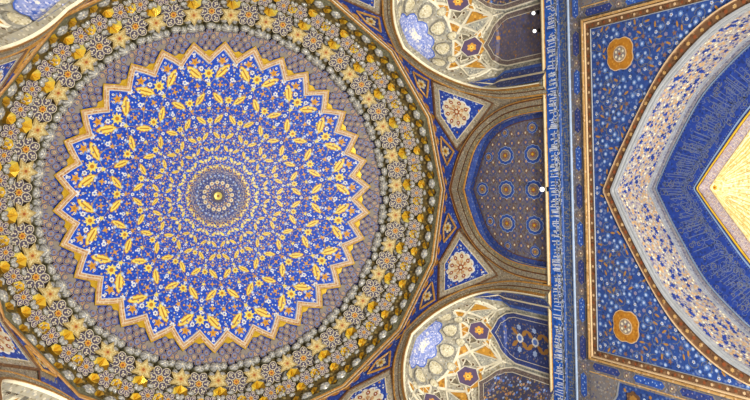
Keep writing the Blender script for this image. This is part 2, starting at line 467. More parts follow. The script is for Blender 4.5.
mb.fan([fD(.14, 2 * pi * j / 24)(0, 0, .010) for j in range(24)], (0, 0, dome_z(0) - .010), 'petal_dark')
N = 24
mb.grid([[fD(r, 2 * pi * j / N)(0, 0, h) for j in range(N + 1)] for r, h in ((.10, .012), (.09, .03), (.05, .04), (.03, .03))], 'gold_bright')
mb.fan([fD(.032, 2 * pi * j / N)(0, 0, .03) for j in range(N)], (0, 0, dome_z(0) - .03), 'rust')
tag(mb.build('centre_boss', dome), 'gilded boss ringed with small white blossoms')
# zigzag border, a raised moulding of four bands
mb = MB()
US2 = [i / 4 for i in range(129)]
def zrow(off, h): return [fD(zig(u, off), PH + u * SEC)(0, 0, h) for u in US2]
for o0, o1, h0, h1, mt in ((-.005, .0, .0, .05, 'white'), (.0, .012, .05, .055, 'white'), (.012, .05, .055, .05, 'tan'), (.05, .066, .05, .055, 'cream'), (.066, .105, .055, .05, 'tan'), (.105, .125, .05, .055, 'gold'), (.125, .13, .055, -.02, 'gold')):
    mb.grid([zrow(o0, h0), zrow(o1, h1)], mt)
tag(mb.build('zigzag_border', dome), 'gold and white zigzag border of thirty-two teeth')

# ================================================================ muqarnas ring
def mz(r):
    d = r - 3.5; return dome_z(r) if d < 0 else 16.2 - .63 * d - .40 * d * d
def frame(r, u, tilt=.5):
    """local frame on the ring's underside at radius r, u sectors from the first tooth"""
    th = PH + u * SEC; d = .02; dz = (mz(r + d) - mz(r - d)) / (2 * d)
    nr, nz = dz, -1.0; l = hypot(nr, nz); nr, nz = nr / l, nz / l
    nr = nr * tilt; l = hypot(nr, nz); nr, nz = nr / l, nz / l
    er = Vector((cos(th), sin(th), 0)); et = Vector((-sin(th), cos(th), 0)); ez = Vector((0, 0, 1))
    n = er * nr + ez * nz; tr = er * -nz + ez * nr
    P = er * r + ez * mz(r)
    return lambda x, y, h=0.0: tuple(P + et * x + tr * y + n * h)
def raised(r, u, d):
    f = frame(r, u, .5); return lambda x, y, h=0.0: f(x, y, h + d)
def shell(mb, g, cx, cy, ra, rb, depth, ang=0, n=16, a='shell_light', b='shell_dark', lobes=6, rim='shell_rim', skirt=.16, core=None):
    """a ribbed, scalloped bulb with a thin raised rim"""
    def P(q, t, h):
        k = q * (1 + .07 * cos(lobes * t)); x, y = ra * k * cos(t), rb * k * sin(t)
        return g(cx + x * cos(ang) - y * sin(ang), cy + x * sin(ang) + y * cos(ang), h)
    T = [2 * pi * i / n for i in range(n + 1)]
    rows = [[P(q, t, depth * sqrt(max(0, 1 - q * q)) * (1 + .05 * cos(8 * t) * q)) for t in T] for q in (.15, .4, .62, .8, .92)]
    mb.grid(rows, lambda i, j: core if core and i < 3 else a if j % 2 else b)
    mb.fan(rows[0][:-1], P(0, 0, depth * 1.02), core or 'cream')  # pale centre is a highlight put into the colour
    mb.grid([[P(.92, t, depth * .39) for t in T], [P(.96, t, .015) for t in T], [P(1.06, t, .012) for t in T], [P(1.1, t, -skirt) for t in T]], rim)
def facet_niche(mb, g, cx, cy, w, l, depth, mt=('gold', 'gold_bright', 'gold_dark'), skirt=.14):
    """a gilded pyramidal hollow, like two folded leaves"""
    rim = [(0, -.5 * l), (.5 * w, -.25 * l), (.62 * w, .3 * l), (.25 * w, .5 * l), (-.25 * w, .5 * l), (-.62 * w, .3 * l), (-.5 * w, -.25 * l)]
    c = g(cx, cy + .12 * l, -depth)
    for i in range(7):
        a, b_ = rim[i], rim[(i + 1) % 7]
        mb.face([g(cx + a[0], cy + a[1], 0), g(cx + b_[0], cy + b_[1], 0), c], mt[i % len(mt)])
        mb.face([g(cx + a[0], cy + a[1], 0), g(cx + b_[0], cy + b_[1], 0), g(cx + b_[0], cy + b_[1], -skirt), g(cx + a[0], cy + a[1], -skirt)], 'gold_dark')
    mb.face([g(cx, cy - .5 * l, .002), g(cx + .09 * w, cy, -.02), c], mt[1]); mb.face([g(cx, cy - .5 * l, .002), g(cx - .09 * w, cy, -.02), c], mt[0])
def plate(mb, g, pts, h0, h1, mt, side='olive'):
    c = (sum(p[0] for p in pts) / len(pts), sum(p[1] for p in pts) / len(pts))
    paint(mb, g, pts, h1, mt, c)
    n = len(pts)
    for i in range(n):
        a, b_ = pts[i], pts[(i + 1) % n]
        mb.face([g(*a, h1), g(*b_, h1), g(*b_, h0), g(*a, h0)], side)

muq = empty('muqarnas_ring', (0, 0, 0))
tag(muq, 'ring of gilded, grey and cream honeycomb cells encircling the blue dome', 'muqarnas vaulting')
mb = MB()
th = [2 * pi * i / 256 for i in range(257)]
rr = [3.05, 3.3, 3.5, 3.7, 3.85, 4.0, 4.2, 4.4, 4.6, 4.8]
mb.grid([[(r * cos(t), r * sin(t), mz(r) + (.12 if r > 3.65 else .03 if r > 3.5 else .02)) for t in th] for r in rr], lambda i, j: 'deep_blue' if i < 4 else 'olive')
mb.build('vault_ground', muq)

def put(name, make, us, label=None, sub=None):
    """build the piece once at sector 0 and set a copy in every sector the photo shows"""
    proto = None
    for u in us:
        mats_pts = Matrix.Rotation(u * SEC, 4, 'Z')
        if proto is None:
            mbp = MB(); make(mbp); proto = mbp.build(name, muq)
            pts = [Vector(p) for p in mbp.v[::5]]; subs = []
            if label: proto['label'] = label
            if sub:
                for sname, smake, slabel in sub:
                    ms = MB(); smake(ms); so = ms.build(sname, proto); subs.append(so)
                    if slabel: so['label'] = slabel
            proto.rotation_euler = (0, 0, u * SEC); continue
        if not seen([mats_pts @ p for p in pts], 40): continue
        c = proto.copy(); COL.objects.link(c); c.rotation_euler = (0, 0, u * SEC)
        for so in subs:
            s = so.copy(); COL.objects.link(s); s.parent = c
U32 = list(range(32))

# blue fans of overlapping scales, one between every two teeth
def make_fan(mb):
    g0 = frame(3.3, .5)
    for k_, (r_, n, x0, q, lift) in enumerate(((3.715, 5, .142, .092, .00), (3.61, 4, .148, .090, .010), (3.50, 3, .145, .084, .020), (3.40, 2, .13, .072, .030))):
        for i in range(n):
            u = .5 + (i - (n - 1) / 2) * x0 / r_ / SEC * 1.18
            rr_ = r_ - (.035 if r_ > 3.7 else -.03) * abs(i - (n - 1) / 2) ** 1.2
            g = frame(rr_, u, .9)
            sc = [(q * cos(t) * .86, q * 1.15 * sin(t)) for t in (2 * pi * k / 10 for k in range(10))]
            plate(mb, g, sc, -.03, .004 + lift, 'scale_line', 'deep_blue')
            paint(mb, g, [(x * .88, y * .88) for x, y in sc], .007 + lift, 'petal_blue'); paint(mb, g, [(x * .72, y * .72) for x, y in sc], .010 + lift, 'scale_mauve' if (i + k_) % 2 else 'scale_grey')
            paint(mb, g, flower(5, q * .36), .013 + lift, 'ochre' if (i + n) % 2 else 'tan'); paint(mb, g, circle(q * .14, 5), .016 + lift, 'petal_blue')
    for s in (-1, 1):
        g = frame(3.60, .5 + s * .43, .9); plate(mb, g, [(.06 * cos(2 * pi * k / 8), .1 * sin(2 * pi * k / 8)) for k in range(8)], -.04, .02, 'scale_mauve', 'deep_blue')
    g = frame(3.26, .5, .9)   # gilded corner inside the notch
    plate(mb, g, [(0, -.055), (.15, .075), (.06, .10), (0, .125), (-.06, .10), (-.15, .075)], -.03, .034, 'gold', 'gold_dark')
put('fan_panel', make_fan, U32, 'fan of mauve scales on blue with a gold corner')

def make_tip_shell(mb):
    g = frame(3.81, 0, .7); shell(mb, g, 0, 0, .15, .12, .13)
put('ribbed_bulb', make_tip_shell, U32)
def make_small(mb, u, r, ra, rb):
    g = frame(r, u, .7); shell(mb, g, 0, 0, ra, rb, .06, n=12, lobes=5)
put('small_ribbed_bulb', lambda mb: make_small(mb, .25, 3.79, .085, .085), U32)
put('small_ribbed_bulb', lambda mb: make_small(mb, -.25, 3.79, .085, .085), U32)

def make_star(mb):
    g = frame(4.055, 0, .55)
    plate(mb, g, star(6, .25, .14, pi / 2), -.12, .075, 'star_tan', 'olive')
    paint(mb, g, star(6, .19, .10), .081, 'star_cream'); paint(mb, g, star(6, .10, .05), .086, 'gold_tan'); paint(mb, g, circle(.03, 6), .091, 'rust')
put('star_plate', make_star, U32, 'cream and gold six-pointed star')
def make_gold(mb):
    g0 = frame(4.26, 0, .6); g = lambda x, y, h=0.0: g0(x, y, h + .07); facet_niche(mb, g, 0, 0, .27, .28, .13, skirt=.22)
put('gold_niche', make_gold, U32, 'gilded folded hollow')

def rosette(mb, g, s=1.0, cream='petal_cream', dark='petal_dark'):
    plate(mb, g, flower(6, .285 * s, 0, .2), -.16, -.02, 'petal_dark', 'olive')
    for k in range(6):
        a = 2 * pi * k / 6; cx, cy = .172 * s * cos(a), .172 * s * sin(a)
        pet = shift(rot([(.088 * s * cos(t), .108 * s * sin(t)) for t in (2 * pi * i / 10 for i in range(10))], a - pi / 2), cx, cy)
        ctr = (cx, cy)
        plate(mb, g, pet, -.02, .015, cream, 'petal_dark')
        paint(mb, g, [(cx + (x - cx) * .84, cy + (y - cy) * .84) for x, y in pet], .019, dark)
        for dx, dy in ((0, 0), (.03, .02), (-.03, .02), (0, -.04), (0, .05)):
            d = rot([(dx * s, dy * s)], a - pi / 2)[0]
            paint(mb, g, shift(circle(.019 * s, 5), cx + d[0], cy + d[1]), .023, cream)
    paint(mb, g, star(8, .078 * s, .05 * s), .024, 'orange'); paint(mb, g, circle(.03 * s, 6), .028, 'rust')
def rosette_ring(mb, g, s=1.0, n=6):
    for k in range(n):
        a = 2 * pi * (k + .5) / n
        shell(mb, g, .335 * s * cos(a), .335 * s * sin(a), .115 * s, .078 * s, .065 * s, ang=a + pi / 2, n=12, lobes=3, skirt=.13)
put('rosette', lambda mb: rosette(mb, frame(4.095, .5, .55)), U32, 'six-petalled dark flower outlined in cream with an orange heart',
    [('bulb_ring', lambda mb: rosette_ring(mb, frame(4.095, .5, .55)), 'ring of six grey ribbed bulbs')])
# second tier: smaller rosettes over the star's shoulders, gilded hollows between
for s in (-1, 1):
    put('small_rosette', lambda mb, s=s: rosette(mb, frame(4.40, .26 * s, .5), .62, 'petal_cream', 'hex_purple'), U32, 'small purple and cream flower',
        [('bulb_ring', lambda mb, s=s: rosette_ring(mb, frame(4.40, .26 * s, .5), .62, 6), None)])
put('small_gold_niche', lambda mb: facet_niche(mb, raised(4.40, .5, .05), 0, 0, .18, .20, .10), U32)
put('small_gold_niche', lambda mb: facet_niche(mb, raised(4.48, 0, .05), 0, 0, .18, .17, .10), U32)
# third tier against the cornice
for u in (.0, .5):
    put('outer_ribbed_bulb', lambda mb, u=u: shell(mb, frame(4.655, u, .5), 0, 0, .13, .10, .06, n=12, lobes=5), U32)
for u in (.25, -.25):
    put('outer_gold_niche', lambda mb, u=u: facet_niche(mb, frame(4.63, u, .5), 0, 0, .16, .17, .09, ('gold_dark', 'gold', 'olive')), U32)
def make_edge(mb):
    xs = [-.5 + i / 20 for i in range(21)]
    f = lambda u, q, h: frame(4.67 + q, u, .5)(0, 0, h)
    inner = [.055 - .055 * abs(sin(2 * pi * (u + .25))) for u in xs]
    mb.grid([[f(u, q, .02) for u, q in zip(xs, inner)], [f(u, .10, .02) for u in xs]], 'moss')
    mb.grid([[f(u, q - .012, -.1) for u, q in zip(xs, inner)], [f(u, q - .012, .03) for u, q in zip(xs, inner)], [f(u, q + .012, .03) for u, q in zip(xs, inner)]], 'shell_rim')
put('scalloped_edge', make_edge, U32, 'grey-green scalloped edge')

# gilded cornice: bright sixteen-sided lip under the niches
mb = MB()
N = 16
def crow(ap, z): return [(ring_r(R(22.5 * k) + 1e-9, ap) * cos(R(22.5 * k)), ring_r(R(22.5 * k) + 1e-9, ap) * sin(R(22.5 * k)), z) for k in range(N + 1)]
mb.grid([crow(4.64, 14.86), crow(4.655, 14.73)], 'moss')
mb.grid([crow(4.655, 14.73), crow(4.668, 14.695), crow(4.682, 14.685), crow(4.708, 14.675), crow(4.72, 14.69), crow(4.72, 14.75)], lambda i, j: 'edge_bright' if i == 2 else 'rail_gold')
tag(mb.build('cornice_rail'), 'bright cream rail running around the foot of the honeycomb ring', 'cornice')

# ================================================================ bands of the zone between the niches and the ring
def bands(name, k, inp, outp, spec, label, cat, group):
    th0 = R(45 * k)
    a = [(lat(x), z) for x, z in resample(full(inp), 81)]; b = [(lat(x), z) for x, z in resample(full(outp), 81)]
    root = empty(name, fS(0, LEDGE, -.05, th0), 0)
    tag(root, label, cat, group)
    off = Vector(root.location)
    for pname, f0, f1, h, mt in spec:
        mb = MB()
        def row(f, h): return [tuple(Vector(fS(p[0] + (q[0] - p[0]) * f, p[1] + (q[1] - p[1]) * f, h, th0)) - off) for p, q in zip(a, b)]
        mb.grid([row(f0, 0.0), row(f0, h), row(f1, h), row(f1, 0.0)], mt)
        mb.build(pname, root)
    return root
CARD_SPEC = [('blue_lip', -.02, .05, .03, 'carpet_blue'), ('gilded_fillet', .05, .12, .055, 'rail_gold'), ('grey_band', .12, .42, .045, 'grey_gold'), ('brown_fillet', .42, .52, .03, 'brown'),
             ('grey_band', .52, .86, .045, 'grey_band'), ('brown_fillet', .86, .94, .06, 'brown'), ('gilded_fillet', .94, 1.0, .055, 'rail_gold')]
SQ_SPEC = [('bright_lip', -.03, .05, .05, 'edge_bright'), ('gilded_fillet', .05, .24, .06, 'brown_gold'), ('grey_band', .24, .50, .045, 'grey_gold'), ('brown_fillet', .50, .60, .03, 'brown'),
           ('grey_band', .60, .88, .045, 'grey_band'), ('gilded_fillet', .88, 1.0, .055, 'rail_gold')]
NAMES = {0: 'over the blue carpet-patterned blind niche', 1: 'around the lit corner vault in the lower half', 7: 'around the lit corner vault whose tip points down from the top edge',
         5: 'around the corner vault cut by the upper left corner', 3: 'around the sliver of vault at the lower left corner', 2: 'under the ring at the bottom edge', 6: 'above the ring at the top edge', 4: 'at the left edge'}
for k in range(8):
    outp = SQ_OUT3 if k == 3 else SQ_OUT if k % 2 else CARD_OUT
    if k in (0, 1, 3, 5, 7):
        bands('arch_moulding', k, SQ_IN3 if k == 3 else SQ_IN if k % 2 else CARD_IN, outp, SQ_SPEC if k % 2 else CARD_SPEC,
              'banded brown and grey pointed arch moulding ' + NAMES[k], 'arch moulding', 'arch mouldings below the ring')

# blue border panels and kites ---------------------------------------
def poly_map(mb, fmap, pts, h, mt, n=6):
    """fill a four-cornered region, subdivided so that it follows the wall"""
    (a, b, c, d) = pts
    L = lambda p, q, t: (p[0] + (q[0] - p[0]) * t, p[1] + (q[1] - p[1]) * t)
    rows = []
    for i in range(n + 1):
        p, q = L(a, d, i / n), L(b, c, i / n)
        rows.append([fmap(*L(p, q, j / n), h) for j in range(n + 1)])
    mb.grid(rows, mt)
def inset(pts, k):
    c = (sum(p[0] for p in pts) / len(pts), sum(p[1] for p in pts) / len(pts))
    return [(c[0] + (x - c[0]) * k, c[1] + (y - c[1]) * k) for x, y in pts]
X1 = R(22.5) * A
KITE = [(0, 14.40), (R(10.6) * A, 13.86), (0, 12.66), (-R(10.6) * A, 13.86)]
def dense(pts, n=8): return [(a[0] + (b[0] - a[0]) * i / n, a[1] + (b[1] - a[1]) * i / n) for a, b in zip(pts, pts[1:] + pts[:1]) for i in range(n)]
KL = {-1: 'above the blind niche shoulder', 0: 'below the blind niche shoulder', 1: 'at the bottom edge, left of the lit vault',
      3: 'at the left edge', -2: 'at the top edge beside the ring', 2: 'at the bottom edge below the ring', -3: 'at the upper left corner', 4: 'at the left edge below the upper left vault'}
shown = 0
for k in (0, -1, 1, -2, 2, 3, 4, -3):
    thk = R(22.5 + 45 * k)
    g = lambda x, z, h=0.0, thk=thk: fS(x, z, h, thk)
    if not seen([g(x, z) for x, z in dense(inset(KITE, .85))]): continue
    root = empty('kite_panel', g(0, 12.66), 0); off = Vector(root.location)
    tag(root, 'blue kite-shaped panel with a cream medallion ' + KL[k], 'painted panel', 'kite panels between the arches')
    gl = lambda x, z, h=0.0: tuple(Vector(g(x, z, h)) - off)
    mb = MB(); poly_map(mb, gl, KITE, .02, 'kite_grey', 10)
    rib(mb, gl, dense(KITE), .035, 0.0, .045, 'frame_brown', True)
    mb.build('grey_border', root)
    mb = MB(); K2 = inset(KITE, .75); K2 = [(x, z + .0) for x, z in K2]
    poly_map(mb, gl, K2, .03, 'kite_blue', 10); strip(mb, gl, dense(K2), .03, .034, 'cream', True)
    random.seed(k + 20)
    for i in range(60):
        u, v = random.random(), random.random()
        p = [(K2[0][0] * (1 - u) + K2[1][0] * u) * (1 - v) + (K2[3][0] * (1 - u) + K2[2][0] * u) * v, (K2[0][1] * (1 - u) + K2[1][1] * u) * (1 - v) + (K2[3][1] * (1 - u) + K2[2][1] * u) * v]
        paint(mb, lambda x, z, h: gl(p[0] + x, p[1] + z, h), circle(random.uniform(.018, .03), 5), .034, random.choice(['white', 'pale_blue', 'orange', 'white', 'sky']))
    mb.build('blue_field', root)
    mb = MB(); gm = lambda x, z, h: gl(x, z + 13.70, h)
    paint(mb, gm, flower(12, .39, 0, .12), .040, 'white'); paint(mb, gm, flower(12, .35, 0, .12), .044, 'cream')
    for rr_, n, q, mt in ((.26, 8, .055, 'rust'), (.15, 8, .05, 'tan'), (.26, 8, .02, 'white'), (.33, 16, .02, 'tan')):
        for i in range(n): paint(mb, gm, shift(circle(q, 6), rr_ * cos(2 * pi * i / n), rr_ * sin(2 * pi * i / n)), .048 + (.003 if q < .03 else 0), mt)
    paint(mb, gm, star(8, .13, .06), .052, 'rust'); paint(mb, gm, circle(.04, 6), .055, 'cream')
    mb.build('medallion', root)

# painted blue border between the ring and the arches (belongs to the octagonal zone's wall)
def border(k):
    thk = R(22.5 + 45 * k); g = lambda x, z, h=0.0: fS(x, z, h, thk); mb = MB()
    for s in (-1, 1):
        so = SQ_OUT3 if (k + (1 if s > 0 else 0)) == 3 else SQ_OUT if (k + (1 if s > 0 else 0)) % 2 else CARD_OUT
        def lowz(x):   # top of the neighbouring arch moulding / of the kite
            tab = [(lat(a), b) for a, b in so]; za = interp(tab, X1 - abs(x)); t = abs(x) / KITE[1][0]
            zk = KITE[0][1] + (KITE[1][1] - KITE[0][1]) * t if t < 1 else 0
            return max(za, zk) + .03
        xs = [i * X1 / 24 for i in range(25)]
        mb.grid([[g(s * x, lowz(x), .012) for x in xs], [g(s * x, max(lowz(x), 14.56), .012) for x in xs]], 'kite_blue')
        rib(mb, g, [(s * x, 14.58) for x in xs], .06, 0, .035, 'rail_gold')
        xs2 = xs[:20]
        strip(mb, g, [(s * x, lowz(x) + .02) for x in xs2], .045, .02, 'brown')
        # the little framed panel with a yellow blossom in the wider part
        c = (s * R(10.8) * A, 14.16)
        D = [(c[0] - s * .38, 14.34), (c[0] - s * .02, 14.42), (c[0] + s * .36, 14.30), (c[0] + s * .03, 13.98)]
        poly_map(mb, g, D, .018, 'panel_blue', 4); rib(mb, g, dense(D, 3), .045, .01, .04, 'rail_gold', True)
        gc = lambda x, z, h: g(c[0] + x, c[1] + .1 + z, h)
        paint(mb, gc, flower(6, .14, 0, .3), .026, 'cream'); paint(mb, gc, star(6, .11, .05), .030, 'gold'); paint(mb, gc, circle(.035, 6), .034, 'rust')
        for i, x in enumerate((.0, .30, .62, 1.38, 1.7)):
            gc = lambda a, z, h: g(s * x + a, (14.49 if x < 1 else 14.46) + z, h)
            paint(mb, gc, [(-.13, 0), (0, .05), (.13, 0), (0, -.05)], .026, 'amber' if i % 2 else 'orange')
    return mb
for k in range(-4, 4):
    b = border(k)
    o = b.build('trim_%d' % (k + 5)); tag(o, kind='structure')

# ================================================================ blind arched niche on the right wall
root = empty('blind_niche', (A + .1, 0, LEDGE))
tag(root, 'blue and mauve carpet-patterned blind niche pointing left at the dome', 'wall niche')
XN0 = A + .10
gN = lambda y, z, h=0.0: (XN0 - h - (A + .1), y, z - LEDGE)
mb = MB(); pr = full(CARD_IN)
for (y0, z0), (y1, z1) in zip(pr, pr[1:]):
    mb.face([gN(y0, LEDGE), gN(y1, LEDGE), gN(y1, z1 + .05), gN(y0, z0 + .05)], 'carpet')
# little stars and crosses of the carpet pattern
INNER = CARD_IN
def inside_card(y, z, mrg):
    zt = [(x, zz) for x, zz in CARD_IN]
    return abs(y) < 1.66 - mrg and z < interp(zt, abs(y)) - mrg and z > LEDGE + .1
random.seed(3)
for i in range(-8, 9):
    for j in range(0, 14):
        y, z = i * .21, 11.05 + j * .225
        if not inside_card(y, z, .22): continue
        gm = lambda a, b, h: gN(y + a, z + b, h)
        if (i + j) % 2: paint(mb, gm, star(4, .085, .04), .006, 'hex_rust'); paint(mb, gm, circle(.03, 5), .008, 'cream')
        else: paint(mb, gm, flower(4, .09, 0, .35), .006, 'mauve_blue'); paint(mb, gm, circle(.035, 5), .008, 'tan')
mb.build('carpet_ground', root)
mb = MB()
a_ = resample(pr, 81); b_ = [(y * .93, LEDGE + (z - LEDGE) * .95) for y, z in a_]
mb.grid([[gN(y, z, .02) for y, z in a_], [gN(y, z, .02) for y, z in b_]], 'carpet_blue')
c_ = [(y * .92, LEDGE + (z - LEDGE) * .943) for y, z in a_]
mb.grid([[gN(y, z, .024) for y, z in b_], [gN(y, z, .024) for y, z in c_]], 'brown')
mb.build('blue_border', root)
def medallion(y, z, s=1.0):
    mb = MB(); gm = lambda a, b, h: gN(y + a * .82, z + b * 1.08, h)
    paint(mb, gm, flower(10, .265 * s, 0, .1), .012, 'pale_blue'); paint(mb, gm, flower(10, .25 * s, 0, .1), .014, 'cart_blue')
    paint(mb, gm, circle(.17 * s, 10), .017, 'cream'); paint(mb, gm, circle(.155 * s, 10), .019, 'carpet_core')
    paint(mb, gm, star(8, .10 * s, .05 * s), .022, 'rust'); paint(mb, gm, circle(.04 * s, 6), .025, 'gold')
    return mb
for z, y, q in ((11.5, 0, 1), (11.5, -.78, 1), (11.5, .78, 1), (12.4, 0, 1), (12.4, -.78, 1), (12.4, .78, 1), (13.26, 0, .8), (13.0, -.76, .55), (13.0, .76, .55), (11.5, -1.36, .6), (11.5, 1.36, .6), (12.4, -1.3, .45), (12.4, 1.3, .45)):
    medallion(y, z, q).build('medallion', root)
mb = MB(); mb.grid([[gN(-1.68, LEDGE + .0, .02), gN(1.68, LEDGE, .02)], [gN(-1.68, LEDGE + .14, .02), gN(1.68, LEDGE + .14, .02)]], 'grey_band')
mb.build('foot_band', root)

# ================================================================ corner vaults (squinches)
Q0 = Vector((A * cos(pi / 4), A * sin(pi / 4)))
PA = resample([p for p in reversed(SQ_IN) if p[1] > 12.6], 21)
PB = resample(smooth_profile([(1.62, 12.6), (1.62, 13.0), (1.52, 13.4), (1.27, 13.8), (.85, 14.12), (.4, 14.2), (0, 14.12)], 21), 21)
def sq(az, t, h=0.0):
    """az degrees from the vault's axis (-90..90); t 0..1 from the springing to the crown, below 0 straight down in metres"""
    a = R(az)
    if t <= 0: r, z = 1.66, 12.6 + t
    else:
        k = max(0, cos(a)) ** .7
        r = interp(list(zip([i / 20 for i in range(21)], [p[0] for p in PA])), t) * (1 - k) + interp(list(zip([i / 20 for i in range(21)], [p[0] for p in PB])), t) * k
        z = interp(list(zip([i / 20 for i in range(21)], [p[1] for p in PA])), t) * (1 - k) + interp(list(zip([i / 20 for i in range(21)], [p[1] for p in PB])), t) * k
        z -= h * .6 * t
    r = r - h * (1 if t <= 0 else 1 - .6 * t)
    return (max(0, r) * cos(a), r * sin(a), z - LEDGE)
def fQ(az0, t0):     # local metres -> vault
    def g(x, y, h=0.0):
        p = max(.25, hypot(*sq(az0, t0)[:2])); return sq(az0 + math.degrees(x / p), t0 + (y if t0 < 0 else y / 2.2), h)
    return g
def make_vault():
    root = empty('corner_vault')
    mb = MB(); azs = list(range(-90, 91, 6))
    mb.grid([[sq(a, t) for a in azs] for t in (-1.70, -1.2, -.6, 0)], 'net_grey')
    mb.grid([[sq(a, i / 20) for a in azs] for i in range(21)], 'vault_cream')
    mb.build('vault_shell', root)
    # star of blue and white filling the crown
    mb = MB()
    aa = [-90 + 180 * i / 24 for i in range(25)]
    edge = [.69 + (.03 if i % 4 == 2 else -.015 if i % 4 == 0 else .0) for i in range(25)]
    mb.grid([[sq(a, e, .04) for a, e in zip(aa, edge)], [sq(a, .84, .02) for a in aa], [sq(a, .92, .02) for a in aa], [sq(a, 1.0, .02) for a in aa]], 'vault_star')
    strip(mb, lambda x, y, h: sq(x, y, h), [(a, e) for a, e in zip(aa, edge)], .012, .05, 'vault_blue')
    paint(mb, fQ(0, .80), flower(8, .20), .045, 'vault_white'); paint(mb, fQ(0, .80), star(8, .10, .05), .05, 'cream')
    for a in (-70, -45, -22, 22, 45, 70): paint(mb, fQ(a, .77), flower(6, .05), .045, 'vault_blue'); paint(mb, fQ(a, .84), flower(6, .04), .045, 'vault_white')
    tag(mb.build('crown_star', root), 'blue and white starry crown of the vault')
    # bulbs round the star: lit cream centre and shaded grey sides coloured in
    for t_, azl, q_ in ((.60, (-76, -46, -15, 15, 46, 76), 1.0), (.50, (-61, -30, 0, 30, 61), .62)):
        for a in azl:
            mb = MB(); g = fQ(a, t_); shell(mb, lambda x, y, h: g(x, y, h), 0, 0, .19 * q_, .19 * q_, .16 * q_, n=16, a='vault_bulb_shaded', b='vault_bulb_shaded', lobes=3, rim='vault_bulb_shaded', skirt=.06, core='vault_bulb_lit')
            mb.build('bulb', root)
    # net of cream ribs with gilded and grey fields
    mb = MB(); T0, T1, T2, T3 = .06, .24, .38, .50
    A0 = [-92, -69, -46, -23, 0, 23, 46, 69, 92]
    def tri(pts, mt):
        c = (sum(p[0] for p in pts) / 3, sum(p[1] for p in pts) / 3)
        q = [(c[0] + (x - c[0]) * .8, c[1] + (y - c[1]) * .8) for x, y in pts]
        mb.face([sq(x, y, .02) for x, y in q], mt)
    segs = []
    rowA = [(a, T0) for a in (-69, -23, 23, 69)]; rowB = [(a, T1) for a in (-80, -58, -34, -12, 12, 34, 58, 80)]; rowC = [(a, T2 + .02) for a in (-69, -46, -23, 0, 23, 46, 69)]; rowD = [(a, T3) for a in (-80, -58, -34, -12, 12, 34, 58, 80)]
    for a, t in rowA:
        near = [p for p in rowB if abs(p[0] - a) < 14]
        segs += [((a, t - .3), (a, t))] + [((a, t), p) for p in near]
        for p in rowC:
            if abs(p[0] - a) < 2: segs.append(((a, t), p))
        if len(near) == 2: tri([(a, t), near[0], (a, T2)], 'net_gold'); tri([(a, t), near[1], (a, T2)], 'net_grey')
    for p in rowB:
        for q in rowC:
            if abs(p[0] - q[0]) < 14: segs.append((p, q))
    for q in rowC:
        nd = [p for p in rowD if abs(p[0] - q[0]) < 14]
        for p in nd: segs.append((q, p))
        if len(nd) == 2: tri([q, nd[0], nd[1]], 'net_gold')
    for i in range(len(rowD) - 1): segs.append((rowD[i], rowD[i + 1])); tri([rowD[i], rowD[i + 1], ((rowD[i][0] + rowD[i + 1][0]) / 2, .58)], 'net_grey')
    for i in range(len(rowB) - 1):
        m_ = ((rowB[i][0] + rowB[i + 1][0]) / 2, T3 - .08)
        if i % 2 == 1: tri([rowB[i], rowB[i + 1], (m_[0], T1 - .12)], 'net_gold')
    for a in (-69, -23, 23, 69):        # fans of fine ribs springing between the panels
        for d in (-15, -10, -5, 5, 10, 15):
            if abs(a + d) > 84: continue
            pts = [(a + d * i / 5 * (1 if i < 5 else 1), .03 + .20 * i / 5) for i in range(6)]
            rib(mb, lambda x, y, h: sq(x * 48.0, y, h), [(x / 48.0, y) for x, y in pts], .018, 0, .04, 'net_rib')
            gq = fQ(a + d * .86, .205); paint(mb, gq, circle(.038, 4), .026, 'net_brown')
            gq = fQ(a + d * .70, .155); paint(mb, gq, circle(.022, 4), .026, 'net_brown')
    for a in (-58, -34, -12, 12, 34, 58, 80, -80):
        for t_ in (.33, .43):
            gq = fQ(a, t_); paint(mb, gq, circle(.045, 4), .026, 'net_brown'); strip(mb, gq, circle(.05, 4), .014, .03, 'net_rib', True)
    for a in (-46, 0, 46):
        for k6 in (0, 1, 2, 3, 5):
            b0 = 2 * pi * (k6 + .5) / 6; gq = fQ(a, .31)
            P6 = [(.30 * cos(b0 - .36), .30 * sin(b0 - .36)), (.30 * cos(b0 + .36), .30 * sin(b0 + .36)), (.45 * cos(b0), .45 * sin(b0))]
            mb.face([gq(*p, .024) for p in P6], 'net_gold' if k6 % 2 else 'net_dark')
            rib(mb, gq, [P6[0], P6[2], P6[1]], .026, .0, .045, 'net_rib')
    for p, q in segs:
        pts = [(p[0] + (q[0] - p[0]) * i / 6, p[1] + (q[1] - p[1]) * i / 6) for i in range(7)]
        sc = 48.0
        rib(mb, lambda x, y, h: sq(x * sc, y, h), [(x / sc, y) for x, y in pts], .030, 0, .045, 'net_rib')
    mb.build('rib_net', root)
    for a in (-46, 0, 46):
        mb = MB(); g = fQ(a, .31)
        plate(mb, g, circle(.255, 6, .3), .0, .055, 'hex_purple', 'net_rib'); strip(mb, g, circle(.262, 6, .3), .022, .06, 'net_rib', True)
        paint(mb, g, flower(6, .12, 0, .35), .065, 'orange'); paint(mb, g, circle(.05, 6), .071, 'gold_bright'); paint(mb, g, circle(.022, 5), .076, 'rust')
        tag(mb.build('gold_flower_boss', root), 'purple six-sided boss with a gilt flower')
    # panels between
    def arch(hw, y0, y1, y2): return [(-hw, y0), (hw, y0)] + [(hw, y1), (hw * .92, y1 + (y2 - y1) * .3), (hw * .62, y1 + (y2 - y1) * .62), (0, y2), (-hw * .62, y1 + (y2 - y1) * .62), (-hw * .92, y1 + (y2 - y1) * .3), (-hw, y1)]
    flat = lambda x, y, h: sq(x * 34.5, y, h)
